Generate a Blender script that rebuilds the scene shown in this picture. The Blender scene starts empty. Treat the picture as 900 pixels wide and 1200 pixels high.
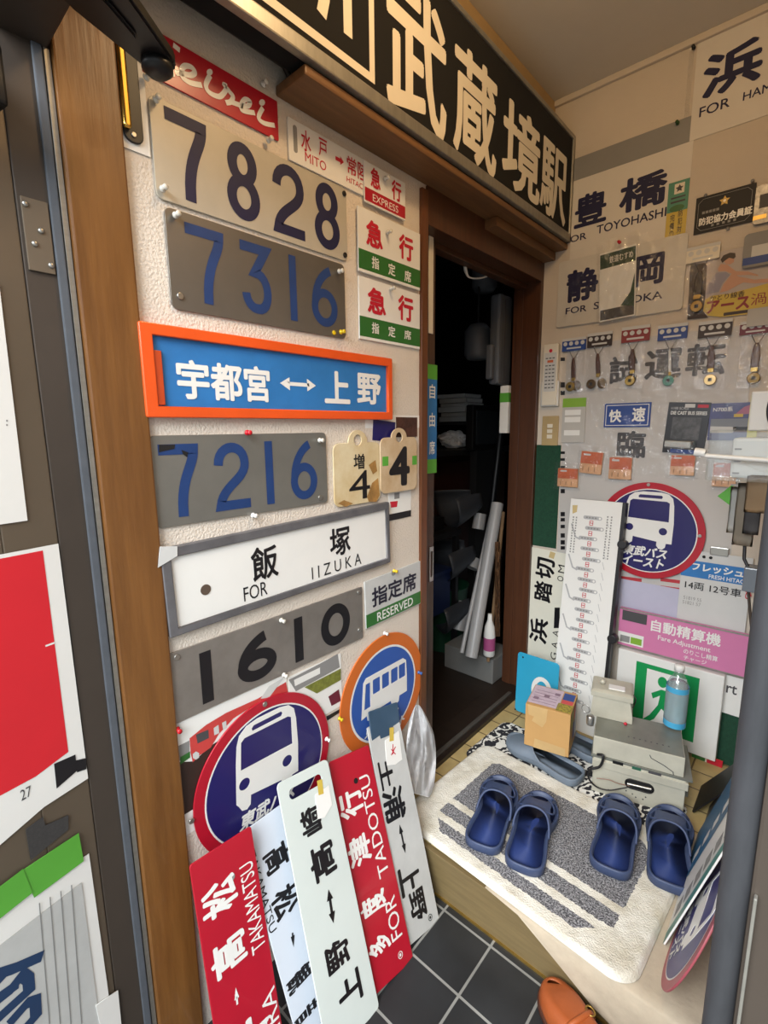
import bpy, bmesh, math, random
from mathutils import Vector, Matrix, noise
random.seed(7)
SC = bpy.context.scene
COL = SC.collection
# ------------------------------------------------------------------ camera, world, lights, exposure
F_PX = 570.0
CAMX = Vector((0.749, 0.646, 0.0))      # overwritten below by the exact basis
def _basis():
    v1 = Vector((970-450, 600-497, -F_PX)); v3 = Vector((492-450, 600-3900, -F_PX))
    Y = v1.normalized(); Z = -v3.normalized(); Z = (Z - Y*Y.dot(Z)).normalized(); X = Y.cross(Z)
    return Matrix((X, Y, Z))            # camera axes -> world axes
RC = _basis()
CAM = Vector((0.9, -1.955, 1.32))
cd = bpy.data.cameras.new('camera'); cam = bpy.data.objects.new('camera', cd); COL.objects.link(cam)
cd.sensor_fit = 'VERTICAL'; cd.sensor_height = 36.0; cd.sensor_width = 27.0
cd.lens = 36.0*F_PX/1200.0; cd.clip_start = 0.02; cd.clip_end = 200
cam.matrix_world = Matrix.Translation(CAM) @ RC.to_4x4()
SC.camera = cam
SC.view_settings.view_transform = 'Standard'; SC.view_settings.look = 'None'
SC.view_settings.gamma = 1.0; SC.view_settings.use_curve_mapping = False
SC.view_settings.exposure = 0.0
w = bpy.data.worlds.new('sky'); SC.world = w; w.use_nodes = True
bg = w.node_tree.nodes['Background']; bg.inputs[0].default_value = (0.86, 0.93, 1.0, 1); bg.inputs[1].default_value = 1.3
def area(name, loc, target, size, size_y, power, color):
    l = bpy.data.lights.new(name, 'AREA'); l.shape = 'RECTANGLE'; l.size = size; l.size_y = size_y; l.energy = power; l.color = color
    o = bpy.data.objects.new(name, l); COL.objects.link(o); o.location = loc
    o.rotation_euler = (Vector(target)-Vector(loc)).to_track_quat('-Z', 'Y').to_euler(); return o
area('street_daylight', (0.9, -4.6, 3.3), (0.4, -0.3, 0.6), 4.0, 2.6, 560, (0.93, 0.97, 1.0))
def point(name, loc, power, color, rad):
    l = bpy.data.lights.new(name, 'POINT'); l.energy = power; l.color = color; l.shadow_soft_size = rad
    o = bpy.data.objects.new(name, l); COL.objects.link(o); o.location = loc; return o
point('entrance_lamp_light', (0.60, -1.20, 2.38), 11.0, (1.0, 0.68, 0.36), 0.06)

# ------------------------------------------------------------------ pixel of the photograph -> point on a real plane
def ray(px):
    return RC @ Vector((px[0]-450.0, 600.0-px[1], -F_PX))
class Frame:
    def __init__(s, O, U, V):
        s.O = Vector(O); s.U = Vector(U).normalized(); V = Vector(V)
        s.V = (V - s.U*s.U.dot(V)).normalized(); s.N = s.U.cross(s.V)
    def at(s, px, n=0.0):
        d = ray(px); t = (s.N.dot(s.O-CAM)+n)/s.N.dot(d); p = CAM+d*t-s.O
        return (p.dot(s.U), p.dot(s.V))
    def M(s):
        m = Matrix((s.U, s.V, s.N)).transposed().to_4x4(); m.translation = s.O; return m
    def moved(s, u, v, n=0.0, rot=0.0):
        c, k = math.cos(math.radians(rot)), math.sin(math.radians(rot))
        return Frame(s.O+s.U*u+s.V*v+s.N*n, s.U*c+s.V*k, s.V*c-s.U*k)
    def up(s): return Frame(s.O, s.V, -s.U)       # lettering that reads upwards
    def down(s): return Frame(s.O, -s.V, s.U)     # lettering that reads downwards
    def box(s, L, T, R, B, n=0.0):
        return (s.at(L, n)[0], s.at(B, n)[1], s.at(R, n)[0], s.at(T, n)[1])
def onz(px, z):
    d = ray(px); return CAM+d*((z-CAM.z)/d.z)
def ony(px, y):
    d = ray(px); return CAM+d*((y-CAM.y)/d.y)
def onx(px, x):
    d = ray(px); return CAM+d*((x-CAM.x)/d.x)
FL = Frame((0, 0, 0), (0, 1, 0), (0, 0, 1))       # left wall, facing +x
FB = Frame((0, 0, 0), (1, 0, 0), (0, 0, 1))       # back wall, facing -y

# ------------------------------------------------------------------ materials
def lin(h):
    h = h.lstrip('#'); r = [int(h[i:i+2], 16)/255 for i in (0, 2, 4)]
    return tuple(c/12.92 if c <= .04045 else ((c+.055)/1.055)**2.4 for c in r)+(1,)
_m = {}
def mat(name, col, rough=.5, metal=0., var=.10, vs=6., bump=0., bs=60., trans=0., coat=0., emis=0., stretch=(1, 1, 1), col2=None, alpha=1.):
    if name in _m: return _m[name]
    m = bpy.data.materials.new(name); m.use_nodes = True; nt = m.node_tree; n = nt.nodes; l = nt.links
    b = n['Principled BSDF']; c = lin(col)
    tc = n.new('ShaderNodeTexCoord'); mp = n.new('ShaderNodeMapping'); mp.inputs['Scale'].default_value = stretch
    l.new(tc.outputs['Object'], mp.inputs['Vector'])
    nz = n.new('ShaderNodeTexNoise'); nz.inputs['Scale'].default_value = vs; nz.inputs['Detail'].default_value = 6; nz.inputs['Roughness'].default_value = .65
    l.new(mp.outputs[0], nz.inputs['Vector'])
    rp = n.new('ShaderNodeValToRGB'); rp.color_ramp.elements[0].position = .3; rp.color_ramp.elements[1].position = .72
    c2 = lin(col2) if col2 else tuple(x*(1-2*var) for x in c[:3])+(1,)
    rp.color_ramp.elements[0].color = c2; rp.color_ramp.elements[1].color = c
    l.new(nz.outputs[0], rp.inputs[0]); l.new(rp.outputs[0], b.inputs['Base Color'])
    b.inputs['Roughness'].default_value = rough; b.inputs['Metallic'].default_value = metal
    b.inputs['Transmission Weight'].default_value = trans; b.inputs['Coat Weight'].default_value = coat; b.inputs['Alpha'].default_value = alpha
    if emis:
        l.new(rp.outputs[0], b.inputs['Emission Color']); b.inputs['Emission Strength'].default_value = emis
    if bump:
        n2 = n.new('ShaderNodeTexNoise'); n2.inputs['Scale'].default_value = bs; n2.inputs['Detail'].default_value = 3
        l.new(mp.outputs[0], n2.inputs['Vector'])
        bp = n.new('ShaderNodeBump'); bp.inputs['Strength'].default_value = bump; bp.inputs['Distance'].default_value = .004
        l.new(n2.outputs[0], bp.inputs['Height']); l.new(bp.outputs[0], b.inputs['Normal'])
    _m[name] = m; return m
def clear(name, tint='#ffffff', gloss=.12, rough=.12, haze=0., bump=.9):
    if name in _m: return _m[name]
    m = bpy.data.materials.new(name); m.use_nodes = True; nt = m.node_tree; n = nt.nodes; l = nt.links
    n.remove(n['Principled BSDF']); out = n['Material Output']
    t = n.new('ShaderNodeBsdfTransparent'); t.inputs[0].default_value = lin(tint)
    g = n.new('ShaderNodeBsdfGlossy'); g.inputs['Roughness'].default_value = rough
    nz = n.new('ShaderNodeTexNoise'); nz.inputs['Scale'].default_value = 22; nz.inputs['Detail'].default_value = 4
    tc = n.new('ShaderNodeTexCoord'); l.new(tc.outputs['Object'], nz.inputs['Vector'])
    bp = n.new('ShaderNodeBump'); bp.inputs['Strength'].default_value = bump; bp.inputs['Distance'].default_value = .02
    l.new(nz.outputs[0], bp.inputs['Height']); l.new(bp.outputs[0], g.inputs['Normal'])
    mx = n.new('ShaderNodeMixShader'); mx.inputs[0].default_value = gloss
    l.new(t.outputs[0], mx.inputs[1]); l.new(g.outputs[0], mx.inputs[2]); last = mx
    if haze:
        d = n.new('ShaderNodeBsdfDiffuse'); d.inputs[0].default_value = (.8, .82, .82, 1)
        m2 = n.new('ShaderNodeMixShader'); m2.inputs[0].default_value = haze
        l.new(mx.outputs[0], m2.inputs[1]); l.new(d.outputs[0], m2.inputs[2]); last = m2
    l.new(last.outputs[0], out.inputs[0]); _m[name] = m; return m
def tiles(name, tile, grout, sx, sy, ox, oy, gw, rough, tvar, bump=.3):
    m = bpy.data.materials.new(name); m.use_nodes = True; nt = m.node_tree; n = nt.nodes; l = nt.links; b = n['Principled BSDF']
    tc = n.new('ShaderNodeTexCoord'); mp = n.new('ShaderNodeMapping'); mp.vector_type = 'POINT'
    mp.inputs['Location'].default_value = (-ox/sx, -oy/sy, 0); mp.inputs['Scale'].default_value = (1/sx, 1/sy, 1)
    l.new(tc.outputs['Object'], mp.inputs[0])
    br = n.new('ShaderNodeTexBrick'); br.offset = 0; br.squash = 1
    br.inputs['Scale'].default_value = 1; br.inputs['Brick Width'].default_value = 1; br.inputs['Row Height'].default_value = 1
    br.inputs['Mortar Size'].default_value = gw; br.inputs['Mortar Smooth'].default_value = .15
    c = lin(tile); br.inputs['Color1'].default_value = c; br.inputs['Color2'].default_value = tuple(x*(1-tvar) for x in c[:3])+(1,)
    br.inputs['Mortar'].default_value = lin(grout); l.new(mp.outputs[0], br.inputs['Vector'])
    nz = n.new('ShaderNodeTexNoise'); nz.inputs['Scale'].default_value = 9; nz.inputs['Detail'].default_value = 7; l.new(tc.outputs['Object'], nz.inputs['Vector'])
    mr = n.new('ShaderNodeMapRange'); mr.inputs[1].default_value = .3; mr.inputs[2].default_value = .75; mr.inputs[3].default_value = .7; mr.inputs[4].default_value = 1.15
    l.new(nz.outputs[0], mr.inputs[0])
    mu = n.new('ShaderNodeMix'); mu.data_type = 'RGBA'; mu.blend_type = 'MULTIPLY'; mu.inputs[0].default_value = 1
    l.new(br.outputs['Color'], mu.inputs[6]); l.new(mr.outputs[0], mu.inputs[7]); l.new(mu.outputs[2], b.inputs['Base Color'])
    b.inputs['Roughness'].default_value = rough
    bp = n.new('ShaderNodeBump'); bp.inputs['Strength'].default_value = bump; bp.inputs['Distance'].default_value = .003; bp.invert = True
    l.new(br.outputs['Fac'], bp.inputs['Height']); l.new(bp.outputs[0], b.inputs['Normal']); return m

M_stucco = mat('stucco', '#d8cdbf', .75, var=.04, vs=3, bump=.65, bs=190)
M_plaster = mat('plaster', '#cdc2b3', .85, var=.05, vs=2.5, bump=.25, bs=200)
M_ceil = mat('ceiling_paper', '#d2ccc0', .9, var=.04, vs=2)
M_wood = mat('honey_wood', '#7f5427', .38, var=.16, vs=5, stretch=(6, 6, .5), bump=.12, bs=20, coat=.25, col2='#5e3a17')
M_board = mat('lintel_wood', '#7d5836', .5, var=.2, vs=6, stretch=(8, .6, 8), bump=.1, bs=30)
M_dwood = mat('dark_wood', '#54301a', .45, var=.22, vs=6, stretch=(9, 9, .5), coat=.15)
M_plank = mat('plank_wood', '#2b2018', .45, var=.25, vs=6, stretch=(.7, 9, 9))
M_bronze = mat('bronze_aluminium', '#6b5f50', .45, .35, var=.06, vs=4)
M_bronzeD = mat('dark_bronze', '#463d35', .5, .3, var=.08)
M_rubber = mat('rubber', '#4f545b', .7, var=.1, vs=30)
M_black = mat('black_paint', '#131214', .45, var=.1)
M_blackm = mat('black_metal', '#1b1a1a', .4, .3, var=.12)
M_alu = mat('aluminium', '#a7a49b', .42, .75, var=.12, vs=8, stretch=(8, 1, 8))
M_zinc = mat('weathered_frame', '#78777a', .55, .4, var=.2, vs=14)
M_steel = mat('screw_steel', '#b9b7b0', .3, .9, var=.1)
M_plA = mat('plate_cream_steel', '#bdb6a6', .5, .15, var=.08, vs=5)
M_plB = mat('plate_grey_steel', '#7f7a72', .28, .6, var=.09, vs=5)
M_plC = mat('plate_zinc', '#86857f', .34, .5, var=.08, vs=6)
M_plD = mat('plate_worn_steel', '#97918a', .38, .5, var=.14, vs=9)
M_navy = mat('navy_enamel', '#111340', .6, var=.08)
M_blue2 = mat('blue_enamel', '#193a70', .55, var=.12, vs=20)
M_blk = mat('black_enamel', '#17161a', .35, var=.1)
M_white = mat('white_enamel', '#e6e5e0', .32, var=.03, coat=.1)
M_cool = mat('cool_white_enamel', '#ced6e0', .3, var=.03, coat=.15)
M_mint = mat('pale_mint_enamel', '#cdd5d0', .3, var=.03, coat=.15)
M_greyb = mat('worn_grey_enamel', '#c3c4c1', .4, var=.08, vs=10)
M_cream = mat('cream_enamel', '#e0d8c6', .4, var=.04)
M_red = mat('red_enamel', '#b1162b', .3, var=.06, coat=.2)
M_redx = mat('crimson_ink', '#c01a30', .45, var=.04)
M_green = mat('green_enamel', '#2f6b2e', .4, var=.06)
M_orange = mat('orange_enamel', '#e5561c', .35, var=.08, coat=.2)
M_sky = mat('sky_blue_enamel', '#2d76b8', .45, var=.10, vs=12)
M_teal = mat('teal_enamel', '#2f9fc4', .4, var=.04)
M_purple = mat('purple_enamel', '#201c5e', .33, var=.05, coat=.15)
M_obus = mat('orange_ring_enamel', '#cf6a26', .4, var=.06)
M_bbus = mat('royal_blue_enamel', '#2f58a8', .4, var=.06)
M_paper = mat('paper', '#e4e3de', .85, var=.03)
M_paperg = mat('grey_paper', '#b9b6b0', .85, var=.04)
M_tape = mat('masking_tape', '#c9b27c', .7, var=.05)
M_gtape = mat('green_tape', '#5aa83a', .55, var=.08)
M_btape = mat('black_tape', '#16151a', .5, var=.1)
M_felt = mat('green_felt', '#1d4a35', .95, var=.2, vs=120, bump=.4, bs=300)
M_clear = clear('clear_film', gloss=.035, rough=.14)
M_clear2 = clear('clear_bag', gloss=.07, rough=.1, haze=.015)
M_glassc = clear('clear_plastic', '#f3f6f6', .10, .06, .05, .1)
M_card = mat('cardboard', '#c0955c', .85, var=.06, vs=5, bump=.1, bs=40)
M_metalb = mat('painted_grey_metal', '#c6c2b0', .45, .15, var=.13, vs=7)
M_metalt = mat('worn_grey_metal', '#83847a', .4, .3, var=.15, vs=8)
M_bluef = mat('navy_foam', '#263a74', .55, var=.10, vs=12)
M_blues = mat('slate_foam', '#3d4a6a', .5, var=.08, vs=10)
M_greyf = mat('grey_foam', '#6f7b88', .6, var=.06)
M_lea = mat('tan_leather', '#a8562a', .42, var=.18, vs=9, bump=.1, bs=80)
M_brownl = mat('brown_leather', '#4d2a1c', .45, var=.15, vs=20)
M_brass = mat('brass', '#b0904a', .35, .8, var=.15, vs=30)
M_pink = mat('pink_panel', '#cf7ba6', .4, var=.04)
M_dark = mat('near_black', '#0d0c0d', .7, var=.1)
M_greyp = mat('grey_plastic', '#7d828a', .5, var=.05)
M_whitep = mat('white_plastic', '#d8d8d4', .4, var=.04)
M_cord = mat('black_cord', '#141316', .5, var=.1)
M_yellow = mat('yellow_plastic', '#e2c11c', .35, var=.05)
M_yell = mat('yellow_paint', '#cbb04a', .5, var=.06)
M_lgreen = mat('lime_print', '#82ae35', .5, var=.05)
M_pale = mat('pale_grey_print', '#c9c9c6', .5, var=.04)
M_dgrey = mat('dark_grey_print', '#464547', .6, var=.03, vs=20)
M_mgrey = mat('mid_grey_print', '#8b8a88', .6, var=.06)
M_skin = mat('print_skin', '#c79a82', .6, var=.06)
M_bluep = mat('blue_print', '#23448c', .5, var=.06)
M_maroon = mat('maroon_print', '#6a1f30', .5, var=.06)
M_brown = mat('brown_print', '#33231d', .5, var=.1)
M_orangep = mat('orange_print', '#c8623a', .5, var=.12, vs=30)
M_peach = mat('peach_print', '#d9a67a', .5, var=.12, vs=30)
M_exit = mat('exit_green', '#12934f', .4, var=.03)
M_water = clear('bottle_plastic', '#eef6f7', .12, .08, .08, .2)
M_cyan = mat('cyan_label', '#4aa6cf', .4, var=.04)
M_cloth = mat('white_polythene', '#f2f2f2', .8, var=.02)
M_step = mat('olive_laminate', '#7a6845', .55, var=.16, vs=6, stretch=(1.2, 9, 14))
M_vinyl = mat('beige_vinyl', '#b8aa94', .8, var=.08, vs=25, bump=.2, bs=80)
M_pvc = mat('pvc_grey', '#9c9c9c', .4, var=.06)
M_darkred = mat('dark_red_curtain', '#2b100d', .9, var=.2)

# ------------------------------------------------------------------ object helpers
WM = {}
def add(name, mesh, M, parent=None):
    o = bpy.data.objects.new(name, mesh); COL.objects.link(o); WM[o.name] = M
    if parent is not None:
        o.parent = parent; o.matrix_basis = WM[parent.name].inverted() @ M
    else:
        o.matrix_world = M
    return o
def empty(name, M):
    return add(name, None, M)
def tag(o, label, cat, group=None, kind=None):
    o['label'] = label; o['category'] = cat
    if group: o['group'] = group
    if kind: o['kind'] = kind
    return o
def structure(o): o['kind'] = 'structure'; return o
def finish(bm, name, m, smooth=False):
    me = bpy.data.meshes.new(name); bm.normal_update(); bm.to_mesh(me); bm.free()
    for k in (m if isinstance(m, (list, tuple)) else [m]): me.materials.append(k)
    if smooth:
        for p in me.polygons: p.use_smooth = True
    return me
DG = None
def curve_mesh(cu, m):
    o = bpy.data.objects.new('tmp', cu); COL.objects.link(o)
    bpy.context.view_layer.update()
    dg = bpy.context.evaluated_depsgraph_get()
    me = bpy.data.meshes.new_from_object(o.evaluated_get(dg))
    COL.objects.unlink(o); bpy.data.objects.remove(o)
    me.materials.clear(); me.materials.append(m)
    for p in me.polygons: p.material_index = 0
    return me
def shape_mesh(loops, z0, z1, m, bevel=0.):
    cu = bpy.data.curves.new('c', 'CURVE'); cu.dimensions = '2D'; cu.fill_mode = 'BOTH'
    for lp in loops:
        s = cu.splines.new('POLY'); s.points.add(len(lp)-1)
        for p, q in zip(s.points, lp): p.co = (q[0], q[1], 0, 1)
        s.use_cyclic_u = True
    h = max((z1-z0)/2, 1e-5)
    if bevel:
        bevel = min(bevel, h*.95); cu.bevel_depth = bevel; cu.bevel_resolution = 2; cu.offset = -bevel
    cu.extrude = max(h-bevel, 0)
    me = curve_mesh(cu, m); bpy.data.curves.remove(cu)
    me.transform(Matrix.Translation((0, 0, (z0+z1)/2))); return me
def rrect(u0, v0, u1, v1, r=0., k=5):
    if r <= 0: return [(u0, v0), (u1, v0), (u1, v1), (u0, v1)]
    out = []
    for cx, cy, a in ((u1-r, v0+r, -90), (u1-r, v1-r, 0), (u0+r, v1-r, 90), (u0+r, v0+r, 180)):
        for i in range(k+1):
            t = math.radians(a+90*i/k); out.append((cx+r*math.cos(t), cy+r*math.sin(t)))
    return out
def circ(cx, cy, r, k=40, ry=None):
    return [(cx+r*math.cos(2*math.pi*i/k), cy+(ry or r)*math.sin(2*math.pi*i/k)) for i in range(k)]
def flat_mesh(polys, n, m, step=0.):
    bm = bmesh.new()
    for i, p in enumerate(polys):
        try: bm.faces.new([bm.verts.new((q[0], q[1], n+step*i)) for q in p])
        except Exception: pass
    return finish(bm, 'print', m)
def ribbon_poly(pts, w, closed=False):
    """constant-width stroke along a 2D path -> list of quads"""
    P = [Vector(p) for p in pts]; N = len(P); L, R = [], []
    for i in range(N):
        a = P[i-1] if (i > 0 or closed) else None; b = P[(i+1) % N] if (i < N-1 or closed) else None
        d1 = (P[i]-a).normalized() if a is not None else None; d2 = (b-P[i]).normalized() if b is not None else None
        d1 = d1 or d2; d2 = d2 or d1
        n1 = Vector((-d1.y, d1.x)); n2 = Vector((-d2.y, d2.x)); nn = n1+n2
        if nn.length < 1e-6: nn = n1
        nn.normalize(); s = w/2/max(.35, nn.dot(n1))
        L.append(P[i]+nn*s); R.append(P[i]-nn*s)
    q = []
    for i in range(N-(0 if closed else 1)):
        j = (i+1) % N; q.append([L[i], R[i], R[j], L[j]])
    return q
def text_mesh(s, bold, m, box, slant=0.):
    cu = bpy.data.curves.new('t', 'FONT'); cu.body = s; cu.size = 1; cu.resolution_u = 3; cu.shear = slant
    me = curve_mesh(cu, m); bpy.data.curves.remove(cu)
    if bold:                                      # heavier strokes: the outline spread in eight directions
        bm = bmesh.new()
        for i in range(9):
            r = bold if i < 8 else 0
            t = me.copy(); t.transform(Matrix.Translation((r*math.cos(i*math.pi/4), r*math.sin(i*math.pi/4), i*4e-5))); bm.from_mesh(t); bpy.data.meshes.remove(t)
        bm.to_mesh(me); bm.free()
    xs = [v.co.x for v in me.vertices]; ys = [v.co.y for v in me.vertices]
    if not xs: return me
    x0, x1, y0, y1 = min(xs), max(xs), min(ys), max(ys); u0, v0, u1, v1 = box
    sx = (u1-u0)/max(x1-x0, 1e-6); sy = (v1-v0)/max(y1-y0, 1e-6)
    for v in me.vertices:
        v.co.x = u0+(v.co.x-x0)*sx; v.co.y = v0+(v.co.y-y0)*sy
    return me
def smooth(P, k=6):
    P = [Vector(p) for p in P]; Q = []
    for i in range(len(P)-1):
        p0 = P[max(i-1, 0)]; p1 = P[i]; p2 = P[i+1]; p3 = P[min(i+2, len(P)-1)]
        Q += [.5*((2*p1)+(p2-p0)*t+(2*p0-5*p1+4*p2-p3)*t*t+(3*p1-p0-3*p2+p3)*t**3) for t in [j/k for j in range(k)]]
    return Q+[P[-1]]
class Sign:
    """a thing lying in a plane: root mesh + children in the plane's own coordinates (u right, v up, n out)"""
    def __init__(s, name, label, cat, frame, mesh, n_front, group=None):
        s.f = frame; s.n = n_front; s.o = add(name, mesh, frame.M()); tag(s.o, label, cat, group)
    def child(s, name, mesh, label=None, parent=None, frame=None):
        o = add(name, mesh, (frame or s.f).M(), parent or s.o)
        if label: o['label'] = label
        return o
    def bx(s, L, T, R, B, frame=None): return (frame or s.f).box(L, T, R, B, s.n)
    def text(s, string, box, m, bold=.0, name='lettering', slant=0., frame=None, lift=.0007, label=None):
        if isinstance(box[0], (tuple, list)): box = s.bx(*box, frame=frame)
        me = text_mesh(string, bold, m, box, slant); me.transform(Matrix.Translation((0, 0, s.n+lift)))
        return s.child(name, me, label, frame=frame)
    def rect(s, name, box, m, lift=.0004, r=0., thick=0.):
        if isinstance(box[0], (tuple, list)):
            if len(box) == 4: box = s.bx(*box)
            else:
                a = s.f.at(box[0], s.n); b = s.f.at(box[1], s.n); box = (a[0], b[1], b[0], a[1])
        u0, v0, u1, v1 = min(box[0], box[2]), min(box[1], box[3]), max(box[0], box[2]), max(box[1], box[3])
        if thick: me = shape_mesh([rrect(u0, v0, u1, v1, r)], s.n, s.n+thick, m, min(.0012, thick*.3))
        else: me = flat_mesh([rrect(u0, v0, u1, v1, r)], s.n+lift, m)
        return s.child(name, me)
    def polys(s, name, plist, m, lift=.0005, px=True, label=None):
        if px: plist = [[s.f.at(q, s.n) for q in p] for p in plist]
        if len(plist) > 1 and name in ('rust_stain', 'window_print', 'red_print', 'lettering'):
            return [s.child(name, flat_mesh([p], s.n+lift, m), label) for p in plist][0]
        return s.child(name, flat_mesh(plist, s.n+lift, m), label)
    def strokes(s, name, paths, w, m, lift=.0006, px=False, round_=False):
        me = None; bm = bmesh.new()
        for i, p in enumerate(paths):
            if px: p = [s.f.at(a, s.n) for a in p]
            t = flat_mesh(ribbon_poly(smooth(p) if round_ else p, w), s.n+lift+i*5e-5, m); bm.from_mesh(t); bpy.data.meshes.remove(t)
        return s.child(name, finish(bm, 'strokes', m))
    def screw(s, px, m=None, r=.006, name='screw'):
        c = s.f.at(px, s.n)
        return s.child(name, shape_mesh([circ(c[0], c[1], r, 14)], s.n, s.n+.003, m or M_steel, .001))
def quad_rect(frame, q, n):
    P = [frame.at(p, n) for p in q]
    c = (sum(p[0] for p in P)/4, sum(p[1] for p in P)/4)
    wd = ((P[1][0]-P[0][0])+(P[2][0]-P[3][0]))/2; ht = ((P[0][1]-P[3][1])+(P[1][1]-P[2][1]))/2
    return c, wd, ht
def plate(name, label, cat, frame, q, m, thick=.003, off=.001, r=0., rot=0., group=None, bevel=.0006, holes=None):
    c, wd, ht = quad_rect(frame, q, off+thick)
    f = frame.moved(c[0], c[1], off, rot)
    loops = [rrect(-wd/2, -ht/2, wd/2, ht/2, r)]
    for h in (holes or []): loops.append(h(f, thick, wd, ht))
    s = Sign(name, label, cat, f, shape_mesh(loops, 0, thick, m, bevel), thick, group); s.w = wd; s.h = ht
    return s
def box_mesh(x0, y0, z0, x1, y1, z1, m, bevel=.0, seg=2):
    bm = bmesh.new(); bmesh.ops.create_cube(bm, size=1)
    bmesh.ops.scale(bm, vec=(x1-x0, y1-y0, z1-z0), verts=bm.verts); bmesh.ops.translate(bm, vec=((x0+x1)/2, (y0+y1)/2, (z0+z1)/2), verts=bm.verts)
    if bevel: bmesh.ops.bevel(bm, geom=bm.edges[:], offset=bevel, segments=seg, affect='EDGES', profile=.6)
    return finish(bm, 'box', m)
I4 = Matrix.Identity(4)
def wbox(name, x0, y0, z0, x1, y1, z1, m, bevel=.0, parent=None):
    c = Vector(((x0+x1)/2, (y0+y1)/2, z0)); me = box_mesh(x0-c.x, y0-c.y, 0, x1-c.x, y1-c.y, z1-z0, m, bevel)
    return add(name, me, Matrix.Translation(c), parent)
def tube_mesh(pts, r, m, res=10, caps=True, smooth_path=True):
    cu = bpy.data.curves.new('tb', 'CURVE'); cu.dimensions = '3D'; cu.bevel_depth = 1.0; cu.bevel_resolution = max(1, res//4); cu.use_fill_caps = caps
    s = cu.splines.new('POLY'); P = [Vector(p) for p in pts]; rs = r if isinstance(r, (list, tuple)) else [r]*len(P)
    if smooth_path and len(P) > 2:
        Q, RR = [], []
        for i in range(len(P)-1):
            p0 = P[max(i-1, 0)]; p1 = P[i]; p2 = P[i+1]; p3 = P[min(i+2, len(P)-1)]
            for k in range(8):
                t = k/8; Q.append(.5*((2*p1)+(p2-p0)*t+(2*p0-5*p1+4*p2-p3)*t*t+(3*p1-p0-3*p2+p3)*t**3)); RR.append(rs[i]*(1-t)+rs[i+1]*t)
        Q.append(P[-1]); RR.append(rs[-1]); P, rs = Q, RR
    s.points.add(len(P)-1)
    for p, q, rr in zip(s.points, P, rs): p.co = (*q, 1); p.radius = rr
    me = curve_mesh(cu, m); bpy.data.curves.remove(cu)
    for p in me.polygons: p.use_smooth = True
    return me
def lathe_mesh(prof, m, k=32, cap=True):
    bm = bmesh.new(); rings = []
    for r, z in prof: rings.append([bm.verts.new((r*math.cos(2*math.pi*i/k), r*math.sin(2*math.pi*i/k), z)) for i in range(k)])
    for a, b in zip(rings, rings[1:]):
        for i in range(k): bm.faces.new((a[i], a[(i+1) % k], b[(i+1) % k], b[i]))
    if cap: bm.faces.new(list(reversed(rings[0]))); bm.faces.new(rings[-1])
    return finish(bm, 'lathe', m, True)
def sheet(frame, u0, v0, u1, v1, n, m, amp=.004, k=14, seed=0, thick=0.):
    bm = bmesh.new(); g = []
    for j in range(k+1):
        row = []
        for i in range(k+1):
            u = u0+(u1-u0)*i/k; v = v0+(v1-v0)*j/k
            d = noise.noise(Vector((u*14+seed*7.3, v*14, seed*3.1)))*amp+abs(noise.noise(Vector((u*30, v*30+seed, 4.))))*amp*.5
            row.append(bm.verts.new((u, v, n+d)))
        g.append(row)
    for j in range(k):
        for i in range(k): bm.faces.new((g[j][i], g[j][i+1], g[j+1][i+1], g[j+1][i]))
    if thick:
        r = bmesh.ops.solidify(bm, geom=bm.faces[:], thickness=thick)
    return finish(bm, 'sheet', m, True)
PINS = 'push pins holding the signs'
def pin(frame, px, n, label, col, hex_, clearp=False):
    m = mat('pin_'+col, hex_, .25, var=.04) if not clearp else mat('pin_clear', '#d8d6cc', .12, var=.05)
    c = frame.at(px, n+.006); f = frame.moved(c[0], c[1], n)
    o = add('push_pin', lathe_mesh([(.0012, 0), (.0012, .004), (.0058, .0045), (.0058, .0062), (.0034, .0075), (.0032, .013), (.0048, .0145), (.0048, .017), (.001, .0178)], m, 16), f.M())
    tag(o, label, 'push pin', PINS); return o

# ------------------------------------------------------------------ the setting
CEIL = 2.51; ST = .135; YF = -.965
M_floor = tiles('black_floor_tiles', '#2b2d2f', '#8b8b86', .145, .148, .393, -1.0, .022, .42, .18)
M_steptile = tiles('beige_step_tiles', '#c0a872', '#6b5a3c', .1, .1, .02, -.13, .03, .5, .15)
structure(add('floor', box_mesh(-.12, -1.75, -.1, .95, .1, 0, M_floor), I4))
structure(add('ground', box_mesh(-6, -12, -.12, 7, -1.75, -.004, mat('asphalt', '#76756f', .9, var=.1), 0), I4))
structure(wbox('step', 0, YF+.006, 0, .9, 0, ST, M_steptile))
rz = wbox('step_riser', 0, YF-.012, 0.0, .9, YF+.006, ST-.003, M_step, .002); structure(rz)
structure(wbox('trim_1', .2, YF-.016, 0.0, .9, YF-.012, .006, M_brass))
structure(wbox('ceiling', -.06, -1.74, CEIL, .96, .06, CEIL+.08, M_ceil))
structure(wbox('wall_back', 0.0, 0, 0, .96, .08, CEIL, M_plaster))
structure(wbox('wall_right', .9, -1.569, 0, .98, 0, CEIL, M_plaster))
# left wall: stucco panel beside the doorway, and the strip above the doorway
structure(wbox('wall_left', -.03, -1.60, 0, 0, -.785, CEIL, M_stucco))
structure(wbox('wall_left_lintel', -.03, -.785, 1.96, 0, 0, CEIL, M_stucco))
structure(wbox('wall_front_lintel', -.08, -1.74, 1.99, .96, -1.62, CEIL, M_plaster))  # unseen wall over the header, put in to cut outside light at the ceiling
structure(wbox('trim_2', 0, -1.6, 2.475, .022, 0, CEIL, mat('tan_trim', '#b09468', .6), .003))
structure(wbox('trim_3', .022, -.014, 2.49, .9, 0, CEIL, M_plaster, .003))
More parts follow.
